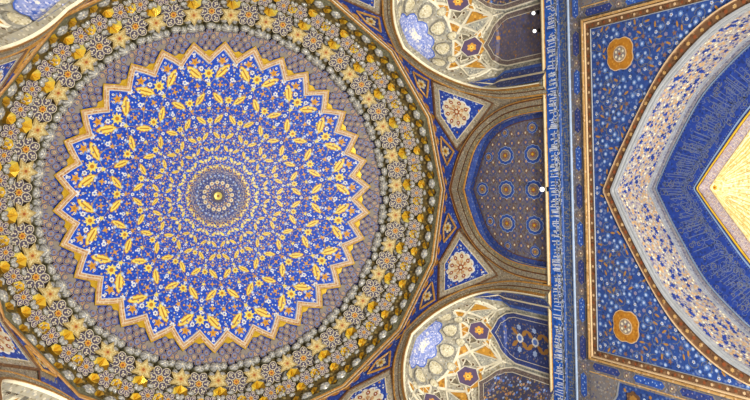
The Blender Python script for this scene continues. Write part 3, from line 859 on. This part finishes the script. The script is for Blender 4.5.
    for a, ground in ((-46, 'panel_blue'), (0, 'panel_dark'), (46, 'panel_mauve')):
        mb = MB(); g = lambda x, y, h: flat(x + a / 34.5, y if y < 0 else y / 2.4, h)
        def pan(hw, y2, h, mt):
            o = arch(hw, -1.70, -.35, y2)
            # fill in columns, to follow the curved wall
            top = [(x, y) for x, y in o[2:]]; top = sorted(top)
            xs = [-hw + 2 * hw * i / 16 for i in range(17)]
            def yy(x, j):
                tp = interp(top, x); lo = min(0, tp)
                return -1.70 + (lo + 1.70) * j / 8 if j <= 8 else lo + (tp - lo) * (j - 8) / 12
            rows = [[g(x, yy(x, j), h) for x in xs] for j in range(21)]
            mb.grid(rows, mt)
        pan(.64, .48, .045, 'net_rib'); pan(.605, .44, .053, 'cart_dark' if a < 0 else 'panel_frame'); pan(.51, .31, .060, 'net_rib'); pan(.495, .285, .066, ground)
        if a < 0:
            for j in range(3):
                for i in (-1, 0, 1):
                    y = -1.45 + j * .50; x = i * .27
                    gm = lambda p, q, h: g(x + p, y + q, h)
                    if i == 0:
                        paint(mb, gm, flower(8, .12, 0, .15), .074, 'white'); paint(mb, gm, circle(.07, 6), .079, 'sky')
                        for sx in (-1, 1):
                            for sy in (-1, 1): paint(mb, gm, shift(rot(leaf(.26, .13, 3), -sx * sy * R(40)), sx * .15, sy * .16), .074, 'ochre')
                    else: paint(mb, gm, flower(6, .075), .074, 'pale_blue')
        else:
            random.seed(11)
            for i in range(110 if a == 0 else 30):
                x, y = random.uniform(-.42, .42), random.uniform(-1.6, .05)
                gm = lambda p, q, h: g(x + p, y + q, h)
                paint(mb, gm, flower(6, random.uniform(.018, .04)), .074, random.choice(['ochre', 'pale_blue', 'mauve', 'tan', 'sky'] if a == 0 else ['ochre', 'mauve_blue', 'hex_rust']))
        tag(mb.build('arched_panel', root), 'blue arched panel with ochre and white medallions' if a < 0 else 'mauve and brown arched panel' if a else 'dark arched panel strewn with small flowers')
    for s in (-1, 1):
        mb = MB(); pts = [(-1.7, 0), (-.2, 0), (.18, 0)]
        rows = [[sq(s * (90 - w * (1 if t < -.3 else max(0, (.42 - t) / .72))), t if t < 0 else t / 2.4, .025) for w in (0, 4, 8, 12, 17)] for t in (-1.7, -1.2, -.8, -.3, -.1, .1, .25, .40)]
        mb.grid(rows, 'panel_blue')
        for w0, w1, mt in ((0, 1.5, 'cart_blue'), (8, 10, 'cream'), (15.5, 18.5, 'cart_blue')):
            mb.grid([[sq(s * (90 - ww * (1 if t < -.3 else max(0, (.42 - t) / .72))), t if t < 0 else t / 2.4, .032) for ww in (w0, w1)] for t in (-1.7, -1.2, -.8, -.3, -.1, .1, .25, .40)], mt)
        tag(mb.build('side_strip', root), 'narrow blue strip beside the arch')
    return root
v0 = make_vault()
VL = {1: 'lit corner vault with rib net and starry crown, filling the bottom beside the blue frieze', 7: 'lit corner vault with rib net cut by the top edge beside the blue frieze',
      5: 'bright corner vault of which only the starry crown shows at the upper left corner', 3: 'sliver of bright corner vault at the lower left corner'}
for k in (1, 7, 5, 3):
    o = v0 if k == 1 else copy_tree(v0)
    o.location = (A * cos(R(45 * k)), A * sin(R(45 * k)), LEDGE); o.rotation_euler = (0, 0, R(45 * k))
    tag(o, VL[k], 'vault', 'corner vaults under the dome')

# ================================================================ frieze and cornice on the right wall
def gW(x0):
    return lambda y, z, h=0.0: (x0 - h, y, z)
g = gW(XW)
mb = MB()
YS = [-4.93 + 9.86 * i / 40 for i in range(41)]
mb.grid([[(x, y, z) for y in YS] for x, z in ((4.80, 11.03), (4.775, 10.985), (4.772, 10.965), (4.80, 10.94), (4.845, 10.925))], lambda i, j: 'grey_band' if i < 1 else 'edge_cream' if i < 3 else 'rail_gold')
mb.grid([[(4.80, y, 11.03) for y in YS], [(4.95, y, 11.03) for y in YS]], 'plaster')
o = mb.build('ledge_cornice'); tag(o, 'narrow cream and gold cornice running along the top of the blue frieze', 'cornice')

def script(mb, gm, s0, s1, mt, wd, seed, h=.02, step=.085, tall=1.0, conv=None):
    """flowing calligraphy: close upright shafts, sweeping bowls and lozenge points on a band 0..1 high"""
    rnd = random.Random(seed); s = s0
    cv = conv or (lambda a, b: (a, b))
    def st(pts, w_): strip(mb, gm, [cv(*p) for p in pts], w_, h, mt)
    while s < s1:
        kind = rnd.random(); H = rnd.uniform(.72, .95) * tall; sl = rnd.uniform(-.01, .02)
        if kind < .62:
            st([(s, .26), (s + sl, H * .6), (s + sl * 1.6, H)], wd * rnd.uniform(.9, 1.3))
            if rnd.random() < .5: st([(s + sl * 1.6 - .004, H), (s + sl * 1.6 + .03, H - .08)], wd)
        b = rnd.uniform(.10, .22)
        if kind < .8: st([(s - .01, .3), (s + b * .3, .18), (s + b * .7, .14), (s + b, .24)], wd * 1.2)
        else:
            st([(s + b * .5 + b * .5 * cos(t), .40 + .14 * sin(t)) for t in (pi * i / 5 for i in range(-4, 5))], wd * 1.1)
        if rnd.random() < .4:
            x, y = s + rnd.uniform(0, .06), rnd.choice((.08, .5, .62))
            cx_, cy_ = cv(x, y); q = wd * .9
            paint(mb, gm, [(cx_ - q, cy_), (cx_, cy_ + q), (cx_ + q, cy_), (cx_, cy_ - q)], h, mt)
        s += step * rnd.uniform(.7, 1.35)

root = empty('inscription_frieze', (XW, 0, 10.25))
tag(root, 'long bright blue inscription frieze with close white lettering across the picture', 'frieze')
gl = lambda y, z, h=0.0: (-h, y, z - 10.25)
mb = MB()
def yrow(z, h): return [gl(y, z, h) for y in YS]
mb.grid([yrow(10.925, .0), yrow(10.92, .035), yrow(10.53, .035)], 'frieze_blue'); mb.grid([yrow(10.53, .035), yrow(10.52, .02), yrow(10.30, .02)], 'frieze_dim')
mb.grid([yrow(10.55, .038), yrow(10.53, .038)], 'sky')
mb.build('band', root)
mb = MB(); script(mb, gl, -4.85, 4.75, 'letter_white', .019, 5, .042, .036, conv=lambda a, b: (a, 10.52 + b * .38)); mb.build('lettering', root)
mb = MB(); script(mb, gl, -4.85, 4.75, 'letter_gold', .014, 9, .026, .10, conv=lambda a, b: (a, 10.315 + b * .20)); tag(mb.build('lettering', root), 'smaller gold lettering')
mb = MB(); mb.grid([yrow(10.295, .02), yrow(10.29, .04), yrow(10.265, .04), yrow(10.25, .0)], 'fillet_white'); mb.build('white_fillet', root)

# ================================================================ cartouche border and portal frame
root = empty('cartouche_border', (XW, 0, 9.98)); tag(root, 'grey border strip with light and dark blue cartouches around the portal frame', 'border')
gl = lambda y, z, h=0.0: (-h, y, z - 9.98)
mb = MB()
FO, FT = 3.36, 9.91
mb.grid([[gl(y, 10.25, .012) for y in YS], [gl(y, FT, .012) for y in YS]], 'wall_grey')
for s in (-1, 1): mb.grid([[gl(s * FO, z, .012) for z in (FT, 8.5, 7, 5)], [gl(s * 3.60, z, .012) for z in (FT, 8.5, 7, 5)]], 'wall_grey')
for s in (-1, 1): mb.grid([[gl(s * 3.60, z, .012) for z in (9.93, 8.5, 7, 5)], [gl(s * 3.62, z, .02) for z in (9.93, 8.5, 7, 5)]], 'frame_gold')
mb.build('ground', root)
def cart(mb, cx, cz, L, W, horiz, mt):
    q = W / 2; hl = L / 2
    o = [(-hl, 0), (-hl + q * .5, q * .55), (-hl + q * .7, q), (hl - q * .7, q), (hl - q * .5, q * .55), (hl, 0), (hl - q * .5, -q * .55), (hl - q * .7, -q), (-hl + q * .7, -q), (-hl + q * .5, -q * .55)]
    o2 = [(x * .93, y * .84) for x, y in o]
    f = (lambda x, y, h: gl(cx + x, cz + y, h)) if horiz else (lambda x, y, h: gl(cx + y, cz + x, h))
    paint(mb, f, o, .020, 'tan_dim'); paint(mb, f, o2, .024, mt)
    for i in range(7):
        paint(mb, f, shift(circle(.018, 4), -hl * .7 + hl * 1.4 * i / 6, .02 if i % 2 else -.02), .028, 'pale_blue' if mt == 'cart_blue' else 'mauve')
def knot(mb, cx, cz, q):
    f = lambda x, y, h: gl(cx + x, cz + y, h)
    paint(mb, f, flower(8, q, 0, .2), .020, 'carpet_core'); paint(mb, f, star(8, q * .62, q * .3), .024, 'hex_rust'); paint(mb, f, circle(q * .25, 6), .028, 'cream')
n = 0
for i in range(-6, 7):
    if abs(.12 + i * .76 + .2) > 4.6: continue
    y = .12 + i * .76; mb = MB(); cart(mb, y, 10.08, .56, .19, True, 'cart_dark' if i % 2 == 0 else 'cart_blue'); mb.build('cartouche', root)
    mb = MB(); knot(mb, y + .38, 10.08, .085); mb.build('knot_rosette', root)
for s in (-1, 1):
    for i in range(5):
        z = 9.50 - i * .98; mb = MB(); cart(mb, s * 3.48, z, .74, .17, False, 'cart_dark' if i % 2 == 0 else 'cart_blue'); mb.build('cartouche', root)
        mb = MB(); knot(mb, s * 3.48, z - .49, .085); mb.build('knot_rosette', root)

root = empty('portal_frame', (XW, 0, 9.98)); tag(root, 'three-sided rectangular frame of gilded and brown mouldings around the arch', 'portal frame')
def frame_run(name, a, b, h0, h1, mt, w3=None):
    """mouldings along left jamb, top, right jamb; a..b inward distances from the frame's outer edge"""
    mb = MB()
    def path(d, h): return [gl(-(FO - d), 5.0, h), gl(-(FO - d), FT - d, h), gl(FO - d, FT - d, h), gl(FO - d, 5.0, h)]
    m_ = (a + b) / 2
    mb.grid([path(a, 0), path(a + .006, h1), path(b - .006, h1), path(b, h0)], mt); return mb
frame_run('', 0, .045, .02, .07, 'frame_gold').build('gilded_moulding', root)
frame_run('', .045, .06, .02, .03, 'brown').build('brown_groove', root)
frame_run('', .06, .095, .02, .06, 'fillet_cream').build('cream_fillet', root)
mb = frame_run('', .095, .205, .02, .035, 'frame_brown')
def flo(x, z, q, mt):
    paint(mb, lambda a, b, h: gl(x + a, z + b, h), flower(6, q * .85, 0, .3), .040, mt)
dd = .15
for i in range(46):
    t = -3.2 + i * 6.4 / 45; flo(t, FT - dd, .035, 'fillet_cream' if i % 2 else 'rust_dim')
for s in (-1, 1):
    for i in range(34): flo(s * (FO - dd), FT - .28 - i * .14, .035, 'fillet_cream' if i % 2 else 'rust_dim')
mb.build('flowered_band', root)
frame_run('', .205, .222, .02, .04, 'fillet_grey').build('grey_fillet', root)

# ================================================================ spandrels
SP = FO - .222; ST = FT - .222
arch_tab = [(x, z) for x, z in ARCH_OUT if x < SP]
def spandrel(s, label):
    root = empty('spandrel', (XW, s * 2.4, 9.0)); tag(root, label, 'spandrel', 'blue spandrels of the arch')
    gl = lambda y, z, h=0.0: (-h, y - s * 2.4, z - 9.0)
    mb = MB(); ys = [SP * i / 40 for i in range(41)]
    mb.grid([[gl(s * y, min(ST, interp(arch_tab, y)) + (ST - min(ST, interp(arch_tab, y))) * j / 6, .015) for y in ys] for j in range(7)], 'spandrel_blue')
    rnd = random.Random(4); got = []
    tries = 0
    while len(got) < 260 and tries < 20000:
        tries += 1; y = rnd.uniform(.05, SP - .05); z = rnd.uniform(6.3, ST - .05)
        if z < interp(arch_tab, y) + .06: continue
        if hypot(y - 2.55, z - 9.0) < .38: continue
        if any((y - a) ** 2 + (z - b) ** 2 < .0135 for a, b in got): continue
        got.append((y, z))
    for i, (y, z) in enumerate(got):
        gm = lambda a, b, h: gl(s * y + a, z + b, h)
        k = i % 9
        if k < 3: paint(mb, gm, flower(8, rnd.uniform(.038, .056), 0, .2), .019, 'sky_soft'); paint(mb, gm, circle(.026, 6), .022, 'pale_soft')
        elif k < 5: paint(mb, gm, flower(5, .036, 0, .3), .019, 'pale_soft'); paint(mb, gm, circle(.014, 5), .022, 'ochre')
        elif k < 7: paint(mb, gm, rot(leaf(.12, .05, 2), rnd.uniform(0, 6)), .019, 'ochre')
        elif k < 8: paint(mb, gm, star(5, .055, .025, rnd.uniform(0, 6)), .019, 'hex_rust')
        else: paint(mb, gm, flower(6, .04), .019, 'mauve')
    for i in range(0, len(got) - 1):     # curling stems
        y, z = got[i]; r_ = .10; a0 = rnd.uniform(0, 6)
        if i % 3 == 0: strip(mb, gl, [(s * y + r_ * cos(a0 + t * .5), z + r_ * sin(a0 + t * .5)) for t in range(9)], .010, .017, 'stem')
    mb.build('blue_field', root)
    mb = MB(); gm = lambda a, b, h: gl(s * 2.55 + a, 9.0 + b, h)
    def sq8(q): return [(q * (1 + .045 * cos(8 * t + pi)) / max(abs(cos(t)), abs(sin(t))) ** .5 * cos(t), q * (1 + .045 * cos(8 * t + pi)) / max(abs(cos(t)), abs(sin(t))) ** .5 * sin(t)) for t in (2 * pi * i / 48 for i in range(48))]
    paint(mb, gm, sq8(.30), .028, 'fillet_cream'); paint(mb, gm, sq8(.283), .032, 'medal_gold')
    paint(mb, gm, circle(.155, 20), .036, 'fillet_cream'); paint(mb, gm, circle(.135, 20), .040, 'carpet_core')
    for q, n_, mt in ((.09, 6, 'cream'), (.0, 1, 'rust')):
        for i in range(n_): paint(mb, gm, shift(circle(.028, 6), q * cos(2 * pi * i / n_), q * sin(2 * pi * i / n_)), .044, mt)
    tag(mb.build('medallion', root), 'ochre lobed medallion with a patterned round heart')
spandrel(-1, 'blue flowered spandrel with an ochre medallion, in the upper half above the arch tip')
spandrel(1, 'blue flowered spandrel with an ochre medallion, in the lower half below the arch tip')

# ================================================================ arch: brown border, deep flowered soffit, blue inscription band, lattice, golden niche
def arch_rows(pa, pb, fr, n=160):
    a, b = resample(full(pa), n), resample(full(pb), n)
    return [[(p[0] + (q[0] - p[0]) * f, p[1] + (q[1] - p[1]) * f) for p, q in zip(a, b)] for f in fr]
root = empty('arch_border', (XW, 0, 9.3)); tag(root, 'brown flowered border edging the great pointed arch', 'arch border')
gl = lambda y, z, h=0.0: (-h, y, z - 9.3)
rA = arch_rows(ARCH_OUT, ARCH_IN, (.02, .14, .18, .76, .82, 1.0))
mb = MB(); L = lambda i, h: [gl(y, z, h) for y, z in rA[i]]
mb.grid([L(0, .0), L(0, .05), L(1, .05)], 'fillet_cream'); mb.grid([L(1, .05), L(2, .03), L(3, .03)], 'frame_brown'); mb.grid([L(3, .03), L(4, .055), L(5, .05), L(5, -.02)], 'fillet_grey')
mid = resample([((p[0] + q[0]) / 2, (p[1] + q[1]) / 2) for p, q in zip(rA[2], rA[3])], 74)
for i, (y, z) in enumerate(mid):
    paint(mb, lambda a, b, h: gl(y + a, z + b, h), flower(6, .038, 0, .3), .037, 'frame_gold' if i % 2 else 'rust_dim')
mb.build('flowered_band', root)

root = empty('arch_soffit', (XW, 0, 9.2)); tag(root, 'wide cream underside of the arch strewn with blue and orange flowers', 'arch soffit')
so = resample(full(ARCH_IN), 240)
dS = [0]
for p, q in zip(so, so[1:]): dS.append(dS[-1] + hypot(q[0] - p[0], q[1] - p[1]))
ty = list(zip(dS, [p[0] for p in so])); tz = list(zip(dS, [p[1] for p in so])); SL = dS[-1]
def fSo(s, d, h=0.0):
    y, z = interp(ty, s), interp(tz, s); y1, z1 = interp(ty, s + .02), interp(tz, s + .02); y0, z0 = interp(ty, s - .02), interp(tz, s - .02)
    ny, nz = (z1 - z0), -(y1 - y0); l = hypot(ny, nz) or 1
    return (d, y + ny / l * h, z + nz / l * h - 9.2)
mb = MB(); ss = [SL * i / 160 for i in range(161)]
for d0, d1, h, mt in ((.0, .03, .03, 'fillet_grey'), (.03, .10, .012, 'soffit_grey'), (.10, 1.02, .010, 'soffit_cream'), (1.02, 1.06, .03, 'fillet_grey'), (1.06, 1.17, .012, 'soffit_grey'), (1.17, 1.25, .05, 'soffit_edge')):
    mb.grid([[fSo(s, d0, .004) for s in ss], [fSo(s, d0, h) for s in ss], [fSo(s, d1, h) for s in ss], [fSo(s, d1, .004) for s in ss]], mt)
rnd = random.Random(8); got = []
tries = 0
while len(got) < 1700 and tries < 120000:
    tries += 1; s, d = rnd.uniform(1.0, SL - 1.0), rnd.uniform(.12, 1.0)
    if any((s - a) ** 2 + (d - b) ** 2 < .0026 for a, b in got): continue
    got.append((s, d))
for i, (s, d) in enumerate(got):
    gm = lambda a, b, h: fSo(s + a, d + b, h); k = i % 10
    if i % 11 == 0: paint(mb, gm, star(5, .062, .032, rnd.uniform(0, 6)), .018, 'band_blue')
    elif k < 2: paint(mb, gm, star(4, .035, .016, rnd.uniform(0, 6)), .016, 'band_blue')
    elif k < 3: paint(mb, gm, rot(leaf(.09, .035, 2), rnd.uniform(0, 6)), .016, 'mauve_blue')
    elif k < 5: paint(mb, gm, flower(5, .033, 0, .3), .016, 'ochre_light')
    elif k < 6: paint(mb, gm, flower(6, .026), .016, 'cream')
    else: paint(mb, gm, flower(4, .026, 0, .3), .016, rnd.choice(['ochre_light', 'mauve', 'soffit_pale', 'mauve', 'soffit_pale']))
mb.build('flowered_field', root)

root = empty('inscription_arch', (XB, 0, 8.8)); tag(root, 'deep blue pointed inscription band with fine gold lettering inside the arch', 'inscription band')
gl = lambda y, z, h=0.0: (-h, y, z - 8.8)
rA = arch_rows(ARCH_IN, BAND_IN, (.0, .07, .09, .90, .93, .962, 1.0))
mb = MB(); L = lambda i, h: [gl(y, z, h) for y, z in rA[i]]
mb.grid([L(0, .01), L(1, .01)], 'band_edge'); mb.grid([L(1, .01), L(1, .03), L(2, .03)], 'fillet_blue'); mb.grid([L(2, .012), L(3, .012)], 'band_blue')
mb.grid([L(3, .02), L(4, .02)], 'fillet_blue'); mb.grid([L(4, .012), L(5, .012)], 'band_blue')
mb.build('blue_band', root)
mb = MB(); mb.grid([L(5, .012), L(5, .03), [gl(y, z, .04) for y, z in arch_rows(ARCH_IN, BAND_IN, (.98,))[0]], L(6, .03), L(6, -.02)], lambda i, j: 'gold' if i in (1, 2) else 'brown')
tag(mb.build('gilded_roll', root), 'gilded roll moulding on the inner edge')
oc = resample(full(ARCH_IN), 240); ic = resample(full(BAND_IN), 240); dM = [0]
for (p, q) in zip(range(239), range(1, 240)):
    a = ((oc[p][0] + ic[p][0]) / 2, (oc[p][1] + ic[p][1]) / 2); b = ((oc[q][0] + ic[q][0]) / 2, (oc[q][1] + ic[q][1]) / 2); dM.append(dM[-1] + hypot(a[0] - b[0], a[1] - b[1]))
tabs = [list(zip(dM, [p[j] for p in c])) for c in (oc, ic) for j in (0, 1)]
def onband(s, t):   # t 0 inner edge .. 1 outer edge
    f = .86 - t * .74
    return (interp(tabs[0], s) * (1 - f) + interp(tabs[2], s) * f, interp(tabs[1], s) * (1 - f) + interp(tabs[3], s) * f)
mb = MB()
script(mb, gl, .8, dM[-1] - .8, 'band_gold', .013, 21, .018, .055, conv=onband)
script(mb, gl, .8, dM[-1] - .8, 'band_gold', .011, 33, .016, .10, .8, conv=lambda a, b: onband(a, b * .9 + .1))
rnd = random.Random(77)
for i in range(420):        # tendrils between the letters
    s = rnd.uniform(.8, dM[-1] - .8); t = rnd.uniform(.02, .95); r_ = rnd.uniform(.03, .07); a0 = rnd.uniform(0, 6); c = onband(s, t)
    strip(mb, gl, [(c[0] + r_ * (1 - j / 14) * cos(a0 + j * .7), c[1] + r_ * (1 - j / 14) * sin(a0 + j * .7)) for j in range(9)], .010, .015, 'band_gold' if i % 3 else 'band_dim')
for i in range(150):
    s = .6 + (dM[-1] - 1.2) * i / 149
    for f in (.105, .87):
        t = (.86 - f) / .74; c = onband(s, t); paint(mb, lambda a, b, h: gl(c[0] + a, c[1] + b, h), circle(.014, 4), .018, 'band_gold')
mb.build('lettering', root)

root = empty('lattice_reveal', (XB, 0, 8.2)); tag(root, 'narrow mauve latticework strip between the gilded roll and the golden niche', 'latticework')
so2 = resample(full(BAND_IN), 160)
mb = MB(); N = len(so2)
mb.grid([[(x, y, z - 8.2) for y, z in so2] for x in (0, .12, .25, XN - XB)], 'lattice')
mb.grid([[(XN - XB - .03, y * .985, z - 8.2 - .02) for y, z in so2], [(XN - XB, y * .985, z - 8.2 - .02) for y, z in so2]], 'edge_cream')
mb.build('lattice_ground', root)
mb = MB()
for i in range(0, 158, 2):
    (y0, z0), (y1, z1) = so2[i], so2[i + 2]
    for a, b in (((.03, y0, z0), (.32, y1, z1)), ((.32, y0, z0), (.03, y1, z1))):
        mb.face([(a[0], a[1] * .995, a[2] - 8.21), (b[0], b[1] * .995, b[2] - 8.21), (b[0] + .03, b[1] * .995, b[2] - 8.21), (a[0] + .03, a[1] * .995, a[2] - 8.21)], 'lattice_line')
mb.build('lattice_bars', root)

root = empty('golden_niche', (XN, 0, 7.0)); tag(root, 'bright golden ribbed half dome of the niche at the right edge', 'niche')
pr = [p for p in BAND_IN]
def fNi(a, i, q=1.0, dz=0):
    w_, z = pr[i]; a = R(a); return (w_ * cos(a) * q * 1.15, w_ * sin(a) * q, z - 7.0 + dz)
mb = MB(); azs = [-90 + 180 * k / 48 for k in range(49)]
idx = list(range(0, 60, 2)) + [59]
mb.grid([[fNi(a, i, 1 - .035 * (k % 4 == 2) - .018 * (k % 2)) for k, a in enumerate(azs)] for i in idx], 'shell_gold')
mb.grid([[fNi(a, 59) for a in azs], [(p[0], p[1], -7.0) for p in (fNi(a, 59) for a in azs)]], 'shell_gold')
mb.build('half_dome', root)
for k in range(2, 48, 2):
    mb = MB(); a = azs[k]
    mb.grid([[fNi(a + d, i, q) for i in idx[1:]] for d, q in ((-.9, 1.0), (-.4, .95), (.4, .95), (.9, 1.0))], 'shell_gold_rib'); mb.build('rib', root)
mb = MB(); gm = lambda a, b, h: (.07 - h, a, 8.15 - 7.0 + b)
paint(mb, gm, flower(6, .05), .02, 'gold'); paint(mb, gm, circle(.02, 6), .03, 'rust')
mb.build('crown_flower', root)

# ================================================================ side panels beyond the frame
for s, lab in ((-1, 'at the top edge beside the frame corner'), (1, 'at the bottom edge beside the frame corner')):
    root = empty('side_panel', (XW, s * 4.4, 9.2)); tag(root, 'grey wall panel with a blue flowered arch ' + lab, 'wall panel', 'wall panels beside the portal frame')
    gl = lambda y, z, h=0.0: (-h, s * (y - 4.4), z - 9.2)
    mb = MB(); mb.grid([[gl(y, z, .008) for y in (3.62, 4.0, 4.4, 4.93)] for z in (9.91, 9, 8, 7, 5)], 'panel_grey'); mb.build('grey_ground', root)
    top = [(3.74, 9.28), (3.9, 9.34), (4.1, 9.58), (4.3, 9.70), (4.65, 9.76), (5.0, 9.70), (5.2, 9.58), (5.4, 9.34), (5.56, 9.28)]
    mb = MB(); xs = [3.66 + (4.93 - 3.66) * i / 24 for i in range(25)]
    top = [(3.66, 9.20), (3.95, 9.26), (4.15, 9.44), (4.35, 9.60), (4.65, 9.72), (4.95, 9.60), (5.15, 9.44), (5.35, 9.26), (5.56, 9.20)]
    mb.grid([[gl(x, interp(top, x) * (1 - j / 4) + 5.0 * j / 4, .014) for x in xs] for j in range(5)], 'spandrel_blue')
    strip(mb, gl, [(x, interp(top, x)) for x in xs], .04, .02, 'fillet_grey')
    rnd = random.Random(6)
    for i in range(120):
        x, z = rnd.uniform(3.74, 4.88), rnd.uniform(7.2, 9.6)
        if z > interp(top, x) - .08: continue
        gm = lambda a, b, h: gl(x + a, z + b, h)
        paint(mb, gm, flower(6, rnd.uniform(.03, .055)), .018 + .0001 * i, rnd.choice(['sky_soft', 'pale_soft', 'ochre', 'mauve', 'sky_soft']))
    gm = lambda a, b, h: gl(3.9 + a, 8.86 + b, h)
    paint(mb, gm, flower(6, .17, 0, .2), .032, 'frame_brown'); paint(mb, gm, flower(6, .09, 0, .2), .035, 'ochre')
    mb.build('blue_arch', root)

# ================================================================ lamps on the ledge
def spot(loc, aim, s, label):
    root = empty('spotlight', loc); tag(root, label, 'spotlight', 'small spotlights on the ledge')
    d = (Vector(aim) - Vector(loc)).normalized(); q = d.to_track_quat('Z', 'Y').to_matrix()
    P = lambda r, t, l: tuple(q @ Vector((r * cos(t), r * sin(t), l)))
    T = [2 * pi * i / 14 for i in range(15)]
    mb = MB(); mb.grid([[P(r * s, t, l * s) for t in T] for r, l in ((.001, -.10), (.045, -.09), (.06, -.04), (.065, .06), (.058, .065))], 'lamp_body', False); mb.build('housing', root)
    mb = MB(); mb.grid([[P(r * s, t, l * s) for t in T] for r, l in ((.001, .075), (.03, .072), (.058, .062))], 'lamp_glow'); mb.build('lens', root)
    mb = MB(); b = Vector((.10 * s, 0, -.06 * s))
    for dy in (-.05 * s, .05 * s):
        mb.grid([[(x, dy + e, z) for x, z in ((0, -.01), (.10 * s, -.09 * s))] for e in (-.006, .006)], 'lamp_black')
    mb.grid([[(.10 * s + a, e, -.09 * s + c) for e in (-.06 * s, .06 * s)] for a, c in ((-.02, 0), (.02, 0), (.02, -.03), (-.02, -.03), (-.02, 0))], 'lamp_black')
    mb.build('bracket', root)
spot((4.72, -.02, 11.03), (1.5, 0, 7), .8, 'white ball-like spotlight at the foot of the blind niche')
spot((4.88, -3.42, 11.30), (1.5, -1, 7), .62, 'white spotlight glowing in the upper corner vault, the lower of the two')
spot((4.86, -3.80, 11.30), (1.5, -1, 7), .62, 'white spotlight glowing in the upper corner vault, nearest the top edge')
